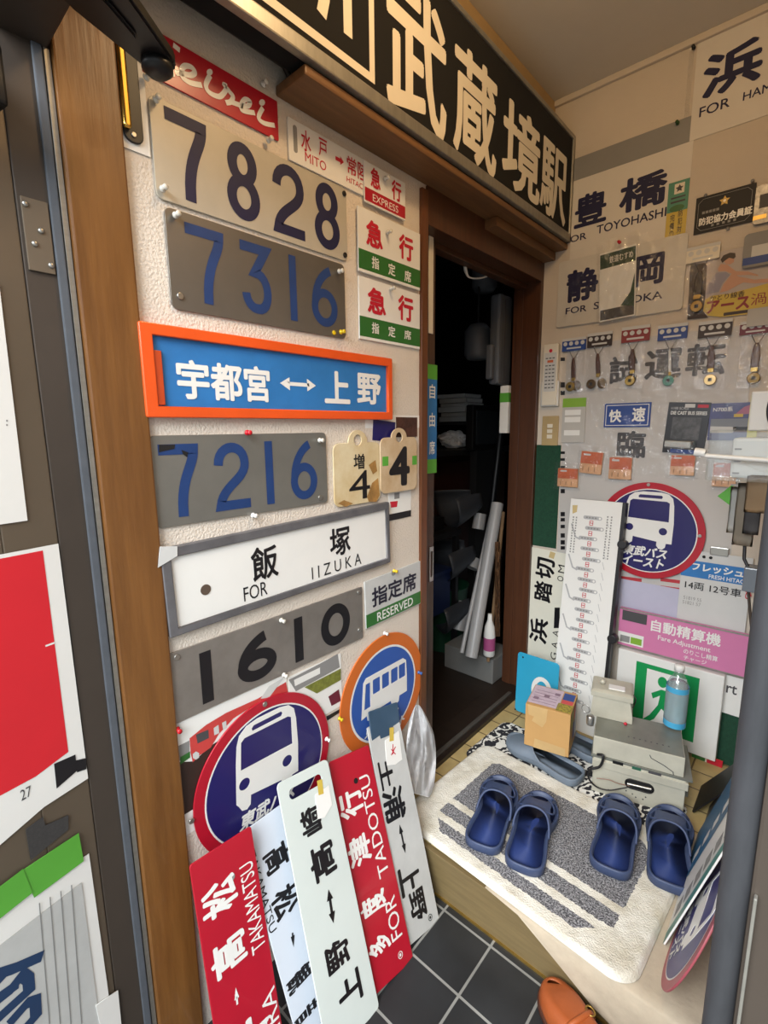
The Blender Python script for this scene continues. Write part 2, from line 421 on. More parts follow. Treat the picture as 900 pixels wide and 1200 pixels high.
# wooden entrance post and the bronze door frame on its left
structure(wbox('entrance_post', -.1, -1.672, 0, .012, -1.583, CEIL, M_wood, .003))
structure(wbox('door_frame', -.12, -1.738, 0, 0.0, -1.672, 2.0, M_bronzeD, .002))
structure(wbox('door_frame_header', -.12, -1.742, 1.868, .96, -1.676, 2.0, M_bronzeD, .003))
structure(wbox('door_frame_gasket', 0.0, -1.697, 0, .006, -1.684, 1.868, M_rubber, .002))
structure(wbox('door_frame_bead', 0.0, -1.682, 0, .003, -1.6735, 1.868, M_alu, .001))
# right jamb of the entrance: rounded dark post with a pale strip
structure(add('door_frame_right', tube_mesh([(.8866, -1.60, 0), (.8866, -1.60, 1.868)], .0088, mat('dusty_grey_post', '#38393c', .6, .2, var=.25, vs=12, stretch=(3, 3, .6)), 16, smooth_path=False), I4))
structure(wbox('door_frame_post', .8945, -1.607, 0, .96, -1.57, 1.868, M_bronzeD, .002))
structure(wbox('wall_front_right', .96, -1.607, 0, 2.6, -1.50, 2.9, M_bronzeD, 0))
structure(wbox('trim_4', .8965, -1.612, 0, .8985, -1.607, 1.03, M_alu, .001))
# inner doorway: casing, jamb at the back wall, lintel, threshold
structure(wbox('doorway_casing', -.034, -.797, ST, .010, -.768, 1.97, mat('casing_wood', '#6a3d1f', .45, var=.2, vs=6, stretch=(9, 9, .5), coat=.2), .002))
structure(wbox('doorway_jamb', -.112, -.022, ST, .004, .03, 1.97, M_dwood, .002))
structure(wbox('doorway_jamb_groove', -.094, -.027, ST, -.068, -.022, 1.9, M_dwood, .001))
structure(wbox('doorway_lintel', -.112, -.768, 1.885, .006, -.022, 1.985, M_dwood, .002))
structure(wbox('doorway_lintel_groove', -.09, -.768, 1.868, -.055, -.022, 1.885, M_dwood, .002))
structure(wbox('threshold', -.12, -.79, ST-.02, .0, -.02, ST+.018, M_plank, .002))
structure(wbox('threshold_rail', -.035, -.76, ST+.018, -.02, -.10, ST+.026, mat('rail_metal', '#6f6a63', .45, .6, var=.15), .001))
# room behind the doorway
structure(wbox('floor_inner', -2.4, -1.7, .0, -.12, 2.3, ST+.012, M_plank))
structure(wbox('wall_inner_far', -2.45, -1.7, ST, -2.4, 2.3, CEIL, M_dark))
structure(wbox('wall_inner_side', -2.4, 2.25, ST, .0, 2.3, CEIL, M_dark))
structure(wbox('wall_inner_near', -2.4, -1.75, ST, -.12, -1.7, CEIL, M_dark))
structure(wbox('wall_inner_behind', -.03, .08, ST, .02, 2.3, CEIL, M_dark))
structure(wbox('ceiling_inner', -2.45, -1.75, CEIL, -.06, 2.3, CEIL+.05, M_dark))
# sliding door parked to the left of the opening
sd = empty('sliding_door', Matrix.Translation((-.06, -1.1, ST+.02)))
tag(sd, 'brown wooden sliding door slid open at left side of the inner doorway', 'sliding door')
wbox('door_panel', -.078, -1.52, ST+.02, -.042, -.662, 1.87, mat('sliding_wood', '#4e3524', .45, var=.22, vs=6, stretch=(9, 9, .5), coat=.15), .002, sd)
fp = FL.moved(0, 0, -.042)
c = fp.at((505, 661)); add('pull_handle', shape_mesh([rrect(c[0]-.011, c[1]-.06, c[0]+.011, c[1]+.06, .003), rrect(c[0]-.006, c[1]-.045, c[0]+.006, c[1]+.045, .005)], 0, .003, M_steel, .0008), fp.M(), sd)['label'] = 'steel recessed pull plate'
c = fp.at((504.5, 322)); add('edge_strip', shape_mesh([rrect(c[0]-.012, c[1]-.17, c[0]+.011, c[1]+.165)], 0, .003, M_cream, .0005), fp.M(), sd)['label'] = 'cream strip'
_c = fp.at((505.5, 492))
s = Sign('seat_sticker', 'narrow blue strip with green ends stuck on the sliding door edge', 'sticker', fp.moved(_c[0], _c[1]),
         shape_mesh([rrect(-.027, -.17, .027, .17)], .0003, .0018, M_sky, .0003), .0018)
for a, b in ((.125, .17), (-.17, -.125)): s.rect('tape_end', (-.027, a, .027, b), M_gtape)
for ch, v in (('自', .088), ('由', -.0), ('席', -.088)): s.text(ch, (-.014, v-.022, .016, v+.022), M_white, .015)

# ------------------------------------------------------------------ the black station sign above the doorway
fs = Frame((.1, -.76, 2.185), (0, 1, 0), (0, 0, 1))
st = Sign('station_sign', 'huge black station name board with white characters hung over the doorway', 'sign', fs,
          box_mesh(-1.02, -.170, -.06, .752, .175, 0, mat('sign_black', '#050404', .95, var=.1), .001), 0.0)
for nm, b in (('bottom_rail', (-1.04, -.178, .757, -.150)), ('top_rail', (-1.04, .168, .757, .182))):
    st.child(nm, box_mesh(b[0], b[1], -.012, b[2], b[3], .006, M_alu, .003))
st.child('end_rail', box_mesh(.742, -.178, -.07, .758, .18, .006, M_alu, .003))
def sbox(y0, y1, z0=2.04, z1=2.315): return (y0+.76, z0-2.185, y1+.76, z1-2.185)
for ch, a, b, z0, z1 in (('武', -1.045, -.815, 2.03, 2.31), ('蔵', -.785, -.562, 2.035, 2.295), ('境', -.53, -.272, 2.045, 2.285), ('駅', -.27, -.052, 2.045, 2.275)):
    st.text(ch, sbox(a, b, z0, z1), M_cream, .022, 'character')
st.strokes('boxed_emblem', [[(-.98+.30, .15), (-.98+.30, -.128), (-.33, -.128), (-.33, .15), (-.68, .15)]], .016, M_cream)
st.strokes('character', [[(-.46+.0, .12), (-.46, -.05), (-.47, -.085)], [(-.40, .12), (-.40, -.085)], [(-.56, .12), (-.56, -.08)]], .024, M_cream)
# wooden shelf board under the sign and a block under it
sb = wbox('lintel_board', 0, -1.27, 1.985, .094, 0, 2.004, M_board, .004); structure(sb)
structure(wbox('lintel_block', .002, -.46, 1.955, .05, -.005, 1.984, M_board, .003))
t = add('wall_conduit', tube_mesh([(.006, -1.58, 2.05), (.006, -1.25, 2.047), (.006, -1.235, 2.03)], .006, M_bronzeD, smooth_path=False), I4)
tag(t, 'thin dark conduit running along the wall above the red nameplate', 'conduit')

# ------------------------------------------------------------------ numerals in the railway style
def bez(p0, p1, p2, p3, k=12):
    o = []
    for i in range(k+1):
        t = i/k; a = (1-t)**3; b = 3*t*(1-t)**2; c = 3*t*t*(1-t); d = t**3
        o.append((a*p0[0]+b*p1[0]+c*p2[0]+d*p3[0], a*p0[1]+b*p1[1]+c*p2[1]+d*p3[1]))
    return o
def digit_paths(ch):
    if ch == '7': return [([(0, 1), (1, 1)]+bez((1, 1), (1, .72), (.52, .6), (.5, 0))[1:], False)]
    if ch == '1': return [([(.5, 0), (.5, 1)], False)]
    if ch == '0': return [(circ(.5, .5, .5, 40), True)]
    if ch == '8': return [(circ(.5, .76, .42, 32, .24), True), (circ(.5, .26, .5, 32, .26), True)]
    if ch == '2': return [(bez((0, .7), (0, 1.08), (1, 1.1), (1, .72))+bez((1, .72), (1, .42), (.1, .36), (0, 0))[1:]+[(1.04, 0)], False)]
    if ch == '3': return [([(0, 1), (.95, 1), (.42, .6)]+bez((.42, .6), (1.15, .62), (1.15, -.04), (.48, 0))[1:]+bez((.48, 0), (.2, 0), (.02, .1), (0, .24))[1:], False)]
    if ch == '6': return [(circ(.5, .28, .5, 32, .28), True), (bez((.02, .36), (.05, .75), (.55, .95), (.8, 1)), False)]
def digit(s, ch, l, r, vt, vb, w, m):
    """l, r: centre-line u range; vt, vb: outer top and bottom"""
    l += w/2; r -= w/2; t = vt-w/2; b = vb+w/2; q = []
    if ch == '1': t, b = vt, vb; l = r = (l+r)/2
    for P, cl in digit_paths(ch):
        if ch == '7': pass
        Q = [(l+(r-l)*x, b+(t-b)*y) for x, y in P]
        if ch == '7': Q[-1] = (Q[-1][0], vb); Q[0] = (l-w/2, Q[0][1])
        if ch == '3': Q[0] = (l-w/2, Q[0][1])
        if ch == '2': Q[-1] = (r+w/2, Q[-1][1])
        q.append(flat_mesh(ribbon_poly(Q, w, cl), s.n+.0006+.0001*len(q), m))
    bm = bmesh.new()
    for t in q: bm.from_mesh(t); bpy.data.meshes.remove(t)
    return s.child('numeral', finish(bm, 'numeral', m))
def number_plate(label, q, m, ink, T, B, digs, w, r=.012, **k):
    s = plate('number_plate', label, 'number plate', FL, q, m, .004, .001, r, group='locomotive number plates on the stucco wall', **k)
    vt = s.f.at(T, s.n)[1]; vb = s.f.at(B, s.n)[1]
    for ch, a, b in digs: digit(s, ch, s.f.at(a, s.n)[0], s.f.at(b, s.n)[0], vt, vb, w, ink)
    return s
p = number_plate('cream steel plate with dark navy number 7828', [(172, 104), (407, 225), (406, 306), (185, 232)], M_plA, M_navy, (193, 124), (220, 235),
    [('7', (192, 130), (241, 150)), ('8', (265, 205), (303, 205)), ('2', (320, 235), (356, 235)), ('8', (368.5, 255), (397.5, 255))], .0205)
p.screw((403, 227), M_black); p.screw((404, 299), M_black)
p = number_plate('grey steel plate with blue number 7316', [(194, 241), (404, 311), (405, 398), (200, 360)], M_plB, M_blue2, (220, 261), (242, 356),
    [('7', (216, 265), (261, 275)), ('3', (282, 310), (317, 310)), ('1', (337, 330), (349, 330)), ('6', (365, 350), (395, 350))], .0185)
p.screw((211, 347)); p.screw((391, 390), M_yellow, .005)
p = number_plate('dull zinc plate with blue number 7216', [(175, 509), (381, 508), (385, 589), (184, 619)], M_plC, M_blue2, (185, 521), (211, 606),
    [('7', (185, 530), (232, 530)), ('2', (251, 555), (292, 555)), ('1', (310, 550), (321, 550)), ('6', (340, 545), (371, 545))], .0195, r=.01)
p.screw((375, 583)); p.polys('chipped_patch', [[(186, 521), (205, 521), (204, 526), (186, 530)], [(212, 527), (220, 530), (219, 536), (214, 532)]], M_dark, .0011)
p = number_plate('worn grey steel plate with black number 1610', [(200, 767), (424, 687), (426, 745), (204, 852)], M_plD, M_blk, (392, 708), (392, 756.5),
    [('1', (234, 800), (251, 800)), ('6', (278, 780), (324, 770)), ('1', (343, 750), (357, 750)), ('0', (376, 735), (410, 730))], .025, r=.004)
for q in ((420, 694), (421, 738), (207, 770)): p.screw(q)

# ------------------------------------------------------------------ red nameplate, script lettering
k = plate('name_plate', 'red nameplate with flowing white script at the top of the left wall', 'sign', FL, [(166, 24), (325, 120), (327, 168), (163, 78)], M_red, .003, .001, .002)
def kp(L): return [(130+x/3.6, y/3.6) for x, y in L]
K = [kp(L) for L in (
    [(262, 190), (290, 213)],
    [(272, 308), (300, 310), (335, 318), (353, 306), (340, 285), (312, 279), (298, 296), (302, 326), (335, 350), (383, 360)],
    [(418, 318), (400, 358), (414, 390), (455, 408), (478, 390), (490, 366)], [(490, 366), (478, 360), (500, 388), (514, 408), (504, 430), (484, 434)], [(504, 430), (545, 445)],
    [(545, 445), (576, 448), (586, 430), (566, 420), (550, 440), (554, 466), (606, 477)], [(640, 455), (622, 496), (645, 520), (690, 530)])]
K += [kp([(45, 120), (70, 130), (60, 250)]), kp([(150, 120), (90, 190), (180, 300), (265, 312)])]
k.strokes('lettering', K, .0085, M_white, px=True, round_=True)
k.polys('lettering', [[(a+3.6*math.cos(t), b+4*math.sin(t)) for t in [i*.7 for i in range(9)]] for a, b in kp([(416, 305), (637, 433)])], M_white)
bd = [(-k.w/2+.004, -k.h/2+.004), (k.w/2-.004, -k.h/2+.004), (k.w/2-.004, k.h/2-.004), (-k.w/2+.004, k.h/2-.004), (-k.w/2+.004, -k.h/2+.004)]

# ------------------------------------------------------------------ framed blue board
c, wd, ht = quad_rect(FL, [(163, 374), (460, 421), (461, 492), (172, 489)], .018)
f = FL.moved(c[0], c[1], .001)
s = Sign('destination_board', 'blue destination board in a bright orange frame with white lettering', 'sign', f,
         shape_mesh([rrect(-wd/2, -ht/2, wd/2, ht/2, .004), rrect(-wd/2+.022, -ht/2+.02, wd/2-.016, ht/2-.02)], 0, .016, M_orange, .002), .016)
s.o['group'] = 'destination boards on the left wall'
pn = s.child('face', shape_mesh([rrect(-wd/2+.018, -ht/2+.015, wd/2-.012, ht/2-.015)], .004, .007, M_sky)); s.n = .007
s.rect('inner_bar', (-wd/2+.022, -ht/2+.022, -wd/2+.036, ht/2-.045), mat('darker_orange', '#c2471a', .5), thick=.006)  # notch bar in a darker orange than the frame
s.text('宇都宮', ((207, 445), (220, 421), (316, 445), (297, 471)), M_white, .03)
s.text('上', ((380, 455), (395, 435), (410, 455), (395, 473)), M_white, .03)
s.text('野', ((418, 455), (433, 438), (446, 455), (433, 474)), M_white, .03)
a = s.f.at((328, 450), s.n); b = s.f.at((370, 451), s.n); vm = (a[1]+b[1])/2
s.polys('arrow', [[(a[0]+.02, vm-.004), (b[0]-.02, vm-.004), (b[0]-.02, vm+.004), (a[0]+.02, vm+.004)], [(a[0], vm), (a[0]+.026, vm-.014), (a[0]+.026, vm+.014)], [(b[0], vm), (b[0]-.026, vm+.014), (b[0]-.026, vm-.014)]], M_white, px=False)

# ------------------------------------------------------------------ white board in a weathered metal frame
c, wd, ht = quad_rect(FL, [(187, 645), (455, 588), (459, 652), (200, 744)], .014)
f = FL.moved(c[0], c[1], .001, 1.2)
s = Sign('destination_board', 'white board with black lettering in a weathered grey metal frame', 'sign', f,
         shape_mesh([rrect(-wd/2, -ht/2-.012, wd/2, ht/2, .003), rrect(-wd/2+.018, -ht/2+.003, wd/2-.012, ht/2-.02)], 0, .013, M_zinc, .002), .013, 'destination boards on the left wall')
s.child('face', shape_mesh([rrect(-wd/2+.014, -ht/2, wd/2-.01, ht/2-.016)], .003, .007, M_white)); s.n = .007
s.text('飯', ((294, 660), (307, 640), (325, 650), (307, 680)), M_blk, .02)
s.text('塚', ((386, 630), (397, 618), (410, 625), (398, 651)), M_blk, .02)
s.text('FOR', ((285, 692), (297, 685), (313, 688), (296, 702)), M_blk, 0)
s.text('I I Z U K A', ((365, 668), (408, 652), (423, 652), (370, 678)), M_blk, 0)
c = s.f.at((241, 691), s.n); s.child('bolt_hole', shape_mesh([circ(c[0], c[1], .011, 18)], s.n, s.n+.0008, mat('hole_brown', '#5b4a3c', .8)))
c = s.f.at((196, 650), .013); s.child('tape_scrap', shape_mesh([[(c[0]-.02, c[1]-.02), (c[0]+.018, c[1]-.006), (c[0]+.02, c[1]+.012), (c[0]-.012, c[1]+.018)]], .013, .0145, M_pale))

# ------------------------------------------------------------------ small signs by the doorway
s = plate('destination_plate', 'small white plate with red lettering under the wooden lintel board', 'sign', FL, [(336, 137), (431, 188), (431, 232), (340, 187)], M_white, .004, .001, .002)
s.text('水', ((352.7, 165), (358, 153), (364, 165), (355, 176)), M_redx, .012); s.text('戸', ((373.4, 175), (378, 163), (383, 175), (378, 184)), M_redx, .012)
s.text('MITO', ((357.4, 185), (360, 179), (382, 195), (360, 190)), M_redx, 0)
s.text('常陸', ((406.5, 195), (411, 184), (430, 205), (411, 205)), M_redx, .012); s.text('HITACHI', ((406, 210), (407, 206.7), (431, 222), (407, 213)), M_redx, 0)
a = s.f.at((393, 185), s.n); b = s.f.at((402, 190), s.n); vm = (a[1]+b[1])/2
s.polys('arrow', [[(a[0], vm-.004), (b[0]-.008, vm-.004), (b[0]-.008, vm+.004), (a[0], vm+.004)], [(b[0]+.002, vm), (b[0]-.009, vm+.009), (b[0]-.009, vm-.009)]], M_redx, px=False)
a = s.f.at((346, 163), s.n); s.child('slot', shape_mesh([rrect(a[0]-.005, a[1]-.026, a[0]+.005, a[1]+.026, .005)], s.n, s.n+.0006, M_mgrey))
s = plate('express_plate', 'small white plate with red band reading EXPRESS beside the lintel', 'sign', FL, [(427, 184), (475.5, 218), (474.5, 259), (427, 235)], M_white, .004, .006, .002, group='express plates by the doorway')
s.text('急', ((434, 205), (438.6, 197), (445.6, 210), (439.6, 221)), M_redx, .03); s.text('行', ((458.8, 220), (466, 213), (470, 225), (465, 236)), M_redx, .03)
h = s.f.at((427, 218), s.n)[1]; s.rect('band', (-s.w/2+.001, -s.h/2+.004, s.w/2-.001, h), M_red, .0003)
s.text('EXPRESS', ((436.7, 232), (437.7, 227.5), (466.4, 245), (437.7, 236)), M_white, 0)
for lab, q, hk, b1, t in (
    ('upper white plate with red characters over a green band, by the doorway', [(419.5, 242), (492, 273), (492.5, 341.5), (420, 316)], ((428.7, 270), (435, 258), (448.3, 280), (440, 291)), (420.3, 290.2),
     [((467.4, 290), (478, 277), (484, 295), (478, 306)), ((435.4, 308), (439, 301), (444, 310), (439, 315)), ((454.8, 315), (459, 309), (463, 317), (459, 323)), ((473.7, 325), (477, 317), (481.5, 325), (477, 330.5))]),
    ('lower white plate with red characters over a green band, above orange framed board', [(421, 322), (492, 346), (492, 409), (421, 397)], ((430.6, 355), (437.7, 337), (452, 355), (441.7, 368.6)), (421, 369.4),
     [((466.3, 360), (478, 347.7), (484, 365), (478, 377)), ((435.4, 385), (439, 378), (444, 387), (439, 391)), ((454.8, 388), (459, 382.5), (463, 390), (459, 395)), ((473.5, 392), (477, 387), (481.5, 392), (477, 398))])):
    s = plate('express_plate', lab, 'sign', FL, q, M_white, .004, .001 if 'lower' in lab else .0055, .001, group='express plates by the doorway')
    s.text('急', hk, M_redx, .035); s.text('行', t[0], M_redx, .035)
    h = s.f.at(b1, s.n)[1]; s.rect('band', (-s.w/2, -s.h/2+.007, s.w/2, h), M_green, .0003)
    for ch, bb in zip('指定席', t[1:]): s.text(ch, bb, M_white, .02)
s = plate('reserved_plate', 'white plate with dark characters and green RESERVED band', 'sign', FL, [(427, 684), (492.5, 656), (493.5, 706), (430, 738)], M_greyb, .005, .001, .001, rot=1.5)
h = s.f.at((430, 720.7), s.n)[1]; s.rect('band', (-s.w/2, -s.h/2+.002, s.w/2, h), M_green, .0003)
s.text('指定席', ((435.5, 700), (440, 688), (487.5, 680), (442, 710)), mat('ink_navy', '#1c1c30', .4), .025)
s.text('RESERVED', ((441.8, 722), (443, 717.5), (483.6, 705), (443, 728)), M_white, .008)
a = s.f.at((461, 671), s.n); s.child('hook_hole', shape_mesh([circ(a[0], a[1], .009, 18)], s.n, s.n+.0006, M_mgrey))

# ------------------------------------------------------------------ hanging car-number tags
M_enam = mat('chipped_cream_enamel', '#ddd1b0', .35, var=.1, vs=9, coat=.3, col2='#c2a878')
M_enam2 = mat('chipped_beige_enamel', '#d3bfa0', .35, var=.1, vs=12, coat=.3, col2='#b3946c')
M_rust = mat('rust', '#7a4a22', .8, var=.3, vs=40)
def tagshape(f, n, bl, bt, br, bb, tl, tt, tr, hole, hr):
    u0, v1 = f.at(bl, n)[0], f.at(bt, n)[1]; u1, v0 = f.at(br, n)[0], f.at(bb, n)[1]
    a, b, tv = f.at(tl, n)[0], f.at(tr, n)[0], f.at(tt, n)[1]; r = .02; rt = (b-a)/2; cx = (a+b)/2
    out = []
    for px, py, a0 in ((u0+r, v0+r, 180), (u1-r, v0+r, 270), (u1-r, v1-r, 0)):
        out += [(px+r*math.cos(math.radians(a0+18*i)), py+r*math.sin(math.radians(a0+18*i))) for i in range(6)]
    out += [(cx+rt*math.cos(math.pi*i/14), tv-rt+rt*math.sin(math.pi*i/14)) for i in range(15)] if tv-rt > v1 else [(b, v1)]+[(cx+rt*math.cos(math.pi*i/14), v1+(tv-v1)*math.sin(math.pi*i/14)) for i in range(15)]+[(a, v1)]
    out += [(u0+r+r*math.cos(math.radians(90+18*i)), v1-r+r*math.sin(math.radians(90+18*i))) for i in range(6)]
    h = f.at(hole, n); return [out, circ(h[0], h[1], hr, 20)], (u0, v0, u1, v1)
TG = 'enamel number tags on the left wall'
f = FL.moved(-1.0, 1.2, .002); lp, b4 = tagshape(f, .004, (391.3, 560), (394.4, 519.7), (445.7, 550), (396, 594.8), (408, 515), (419, 503.8), (430.5, 515), (419.4, 515.8), .014)
s = Sign('number_tag', 'rusty cream enamel tag with a small character above a thin black 4', 'number tag', f, shape_mesh(lp, 0, .004, M_enam, .001), .004, TG)
s.text('増', ((414, 540), (420, 532), (427, 540), (422, 549.5)), M_blk, .015); s.text('4', ((409, 572), (427, 551), (433.5, 572), (427, 584)), M_blk, 0)
s.polys('rust_stain', [[(436, 566), (443, 560), (445, 580), (441, 588), (432, 588), (430, 582)], [(432, 545), (440, 539), (442, 552), (437, 556)], [(396, 590), (403, 586), (414, 590), (405, 594)]], mat('rust_stain', '#b98a4a', .6, var=.3, vs=25), .0003)
f = FL.moved(-.89, 1.2, .009); lp, b4 = tagshape(f, .004, (446, 545), (449, 513), (488.6, 545), (449, 579), (458.7, 511), (468, 501.5), (476.8, 511), (468, 512.5), .014)
s = Sign('number_tag', 'beige enamel tag with a heavy black 4 and green tape at its sides', 'number tag', f, shape_mesh(lp, 0, .004, M_enam2, .001), .004, TG)
s.text('4', ((455.8, 550), (474, 523), (480, 550), (472.4, 569)), M_blk, .03)
for q in (((448, 540), (451, 535), (455, 540), (451, 546)), ((483, 539), (486, 534), (488.4, 539), (486, 544.5))): s.rect('green_tape', q, M_gtape)
# leaflets tucked behind the tags
s = plate('leaflet', 'dark blue leaflet tucked behind the two number tags', 'leaflet', FL, [(437, 492), (463, 494), (463, 518), (437, 516)], M_purple, .001, .0003, 0, rot=-5)
s = plate('leaflet', 'crumpled brown wrapper pinned above the heavy 4 tag', 'wrapper', FL, [(464, 488), (489, 490), (489, 512), (465, 512)], mat('brown_wrap', '#5b3a30', .3, var=.4, vs=30, bump=.5), .002, .0008, 0)
s = plate('leaflet', 'white leaflet with a black strip hanging below the heavy 4 tag', 'leaflet', FL, [(456, 570), (482.5, 572), (481, 608), (455, 606)], M_paper, .001, .0005, 0)
s.rect('black_strip', ((456, 605), (470, 600), (481.5, 604), (470, 607.5)), M_blk); s.polys('red_print', [[(457, 588), (466, 587), (465, 594), (458, 595)]], M_redx); s.polys('print', [[(462, 578), (468, 577), (468, 584), (462, 585)]], M_mgrey)
s = plate('leaflet', 'white paper sheet behind the end of the orange framed board', 'leaflet', FL, [(428, 488), (492, 485), (492, 500), (428, 503)], M_paper, .0004, .0001, 0)

# ------------------------------------------------------------------ bus stop discs
def disc_uv(s, P): return [(x*s.r, y*s.r) for x, y in P]
def bus_disc(label, frame, r, ring, face, front, thick=.004, group='round bus stop signs'):
    s = Sign('bus_stop_disc', label, 'bus stop sign', frame, shape_mesh([circ(0, 0, r, 72)], 0, thick, ring, .001), thick, group); s.r = r
    k1, k2 = (.87, .85) if front else (.80, .765)
    s.child('white_ring', flat_mesh([circ(0, 0, r*k1, 72)], thick+.0004, M_white))
    s.child('face', flat_mesh([circ(0, 0, r*k2, 72)], thick+.0008, face)); s.n = thick+.0008
    D = lambda P: [(x*r, y*r) for x, y in P]
    if front:
        body = D([(-.46, .35), (-.44, .58), (-.40, .70), (-.30, .78), (-.15, .81), (.18, .81), (.32, .78), (.40, .70), (.43, .55), (.45, .2), (.44, -.22), (.34, -.22), (.33, -.30), (.28, -.35), (.21, -.34), (.17, -.28), (.17, -.2), (-.28, -.14), (-.29, -.26), (-.34, -.3), (-.41, -.28), (-.45, -.2), (-.48, -.16)])
        holes = [D([(-.40, .25), (.36, .22), (.35, .60), (.30, .63), (-.33, .64), (-.38, .60)]), D([(-.22, .68), (.20, .68), (.22, .715), (.20, .745), (-.20, .745), (-.23, .715)]), D(circ(.27, .02, .075, 20)), D(circ(-.36, .05, .075, 20))]
        s.child('bus_emblem', shape_mesh([body]+holes, s.n, s.n+.0006, M_white))
        s.text('東武バス', (-.46*r, -.55*r, .38*r, -.33*r), M_white, .035, slant=.25); s.text('イースト', (-.44*r, -.76*r, .34*r, -.55*r), M_white, .035, slant=.25)
    else:
        body = D([(-.56, -.22), (-.5, .38), (-.44, .44), (.46, .44), (.54, .38), (.56, .1), (.56, -.20), (.36, -.20), (.34, -.29), (.25, -.33), (.16, -.29), (.14, -.2), (-.22, -.2), (-.24, -.29), (-.33, -.33), (-.42, -.29), (-.44, -.2)])
        holes = [D([(-.49, -.08), (-.45, .34), (-.35, .34), (-.35, -.08)])]+[D(rrect(x, .1, x+.17, .35, .02, 3)) for x in (-.29, -.07, .15, .36-.01)]
        s.child('bus_emblem', shape_mesh([body]+holes, s.n, s.n+.0006, M_white))
        s.text('東武バス', (-.5*r, -.58*r, .34*r, -.38*r), M_white, .035, slant=.25); s.text('イースト', (-.3*r, -.76*r, .5*r, -.60*r), M_white, .03, slant=.25)
    return s
s = bus_disc('purple disc with red rim and bus front standing behind the leaning boards', FL.moved(-1.377, .525, .003, -1), .187, M_red, M_purple, True)
for q in ((310, 825), (224, 962)): s.screw(q)
s = bus_disc('orange rimmed blue disc with a side-view bus beside the doorway', FL.moved(-.968, .548, .002, 0), .181, M_obus, M_bbus, False)
s = bus_disc('purple disc with red rim on the back wall above pink panel', FB.moved(.452, .942, .012, 0), .178, M_red, M_purple, True)
s.screw((760, 568)); s.screw((820, 628))

# ------------------------------------------------------------------ train posters behind the 1610 plate
def c4(L): return [(200+x/4.09, 760+y/4.09) for x, y in L]
s = plate('train_poster', 'poster of a red locomotive half hidden by the purple disc', 'poster', FL, [(208, 852), (338, 785), (338, 880), (212, 1010)], M_paper, .001, .0003, 0, group='train posters on the left wall')
s.polys('dark_ground', [c4([(35, 545), (110, 540), (200, 460), (560, 235), (560, 480), (60, 800)])], M_brown, .0003)
s.polys('grey_ground', [c4([(30, 470), (90, 440), (90, 520), (35, 540)])], M_mgrey, .0003)
s.polys('locomotive_print', [c4([(90, 430), (170, 365), (265, 308), (420, 238), (552, 160), (562, 215), (430, 250), (300, 335), (230, 410), (190, 475), (140, 510), (105, 545), (95, 500)])], mat('loco_red', '#c8433f', .5), .0006)
s.polys('window_print', [c4([(205, 380), (228, 365), (232, 405), (208, 415)]), c4([(245, 355), (265, 345), (268, 380), (250, 388)]), c4([(430, 240), (470, 180), (545, 135), (470, 235)])], M_pale, .0009)
s.polys('cab_print', [c4([(120, 412), (180, 388), (182, 428), (128, 455)])], M_dgrey, .0009)
s.polys('stripe_print', [c4([(45, 520), (92, 492), (92, 522), (45, 555)])], M_green, .0009)
s.polys('headlamp_print', [c4([(105, 505), (120, 492), (135, 500), (135, 522), (120, 532), (106, 524)])], M_pale, .0009)
s = plate('train_poster', 'small collage poster of trains under the right end of the 1610 plate', 'poster', FL, [(338, 798), (398, 762), (402, 808), (342, 880)], M_paper, .001, .0004, 0, group='train posters on the left wall')
def P2(L): return c4(L)
s.polys('train_print', [P2([(565, 150), (720, 70), (800, 25), (810, 90), (600, 205)])], M_mgrey, .0004); s.polys('window_print', [P2([(590, 150), (715, 90), (715, 120), (595, 180)])], M_paper, .0008)
s.polys('grass_print', [P2([(640, 185), (815, 95), (815, 150), (700, 215)])], mat('olive_print', '#8a8f3c', .6, var=.3, vs=60), .0008)
s.polys('train_print', [P2([(755, 230), (805, 195), (815, 250), (770, 275)])], M_maroon, .0008); s.polys('black_edge', [P2([(745, 325), (818, 285), (818, 300), (750, 345)])], M_blk, .0008)

# ------------------------------------------------------------------ leaning destination boards
GB = 'destination boards leaning on the left wall'
def lean(label, xb, y0, y1, xt, yt0, zt, wd, ht, m, holes=None, r=.006, thick=.004):
    b = Vector((xb, (y0+y1)/2, .002)); t = Vector((xt, yt0, zt))
    V = (t-b).normalized(); U = Vector((0, 1, 0)); U = (U-V*V.y).normalized(); f = Frame(b+V*ht/2, U, V)
    loops = [rrect(-wd/2, -ht/2, wd/2, ht/2, r)]+(holes(wd, ht) if holes else [])
    s = Sign('leaning_board', label, 'destination board', f, shape_mesh(loops, 0, thick, m, .0008), thick, GB); s.w, s.h = wd, ht
    s.fu = f.up(); s.fd = f.down(); return s
def vt(s, ch, up, L, T, R, B, m, bold=.03):
    s.text(ch, (L, T, R, B), m, bold, frame=s.fu if up else s.fd)
def dart(s, p0, p1, m, w=.007, heads=(1, 1)):
    a = Vector(s.f.at(p0, s.n)); b = Vector(s.f.at(p1, s.n)); d = (b-a).normalized(); n = Vector((-d.y, d.x)); hl = .022
    q = [[a+d*hl*.8*heads[0]+n*w/2, a+d*hl*.8*heads[0]-n*w/2, b-d*hl*.8*heads[1]-n*w/2, b-d*hl*.8*heads[1]+n*w/2]]
    if heads[0]: q.append([a, a+d*hl+n*w*1.3, a+d*hl-n*w*1.3])
    if heads[1]: q.append([b, b-d*hl-n*w*1.3, b-d*hl+n*w*1.3])
    s.polys('arrow', q, m, .0007, px=False)
def topslot(wd, ht): return [rrect(-.048, ht/2-.048, .048, ht/2-.024, .011)]
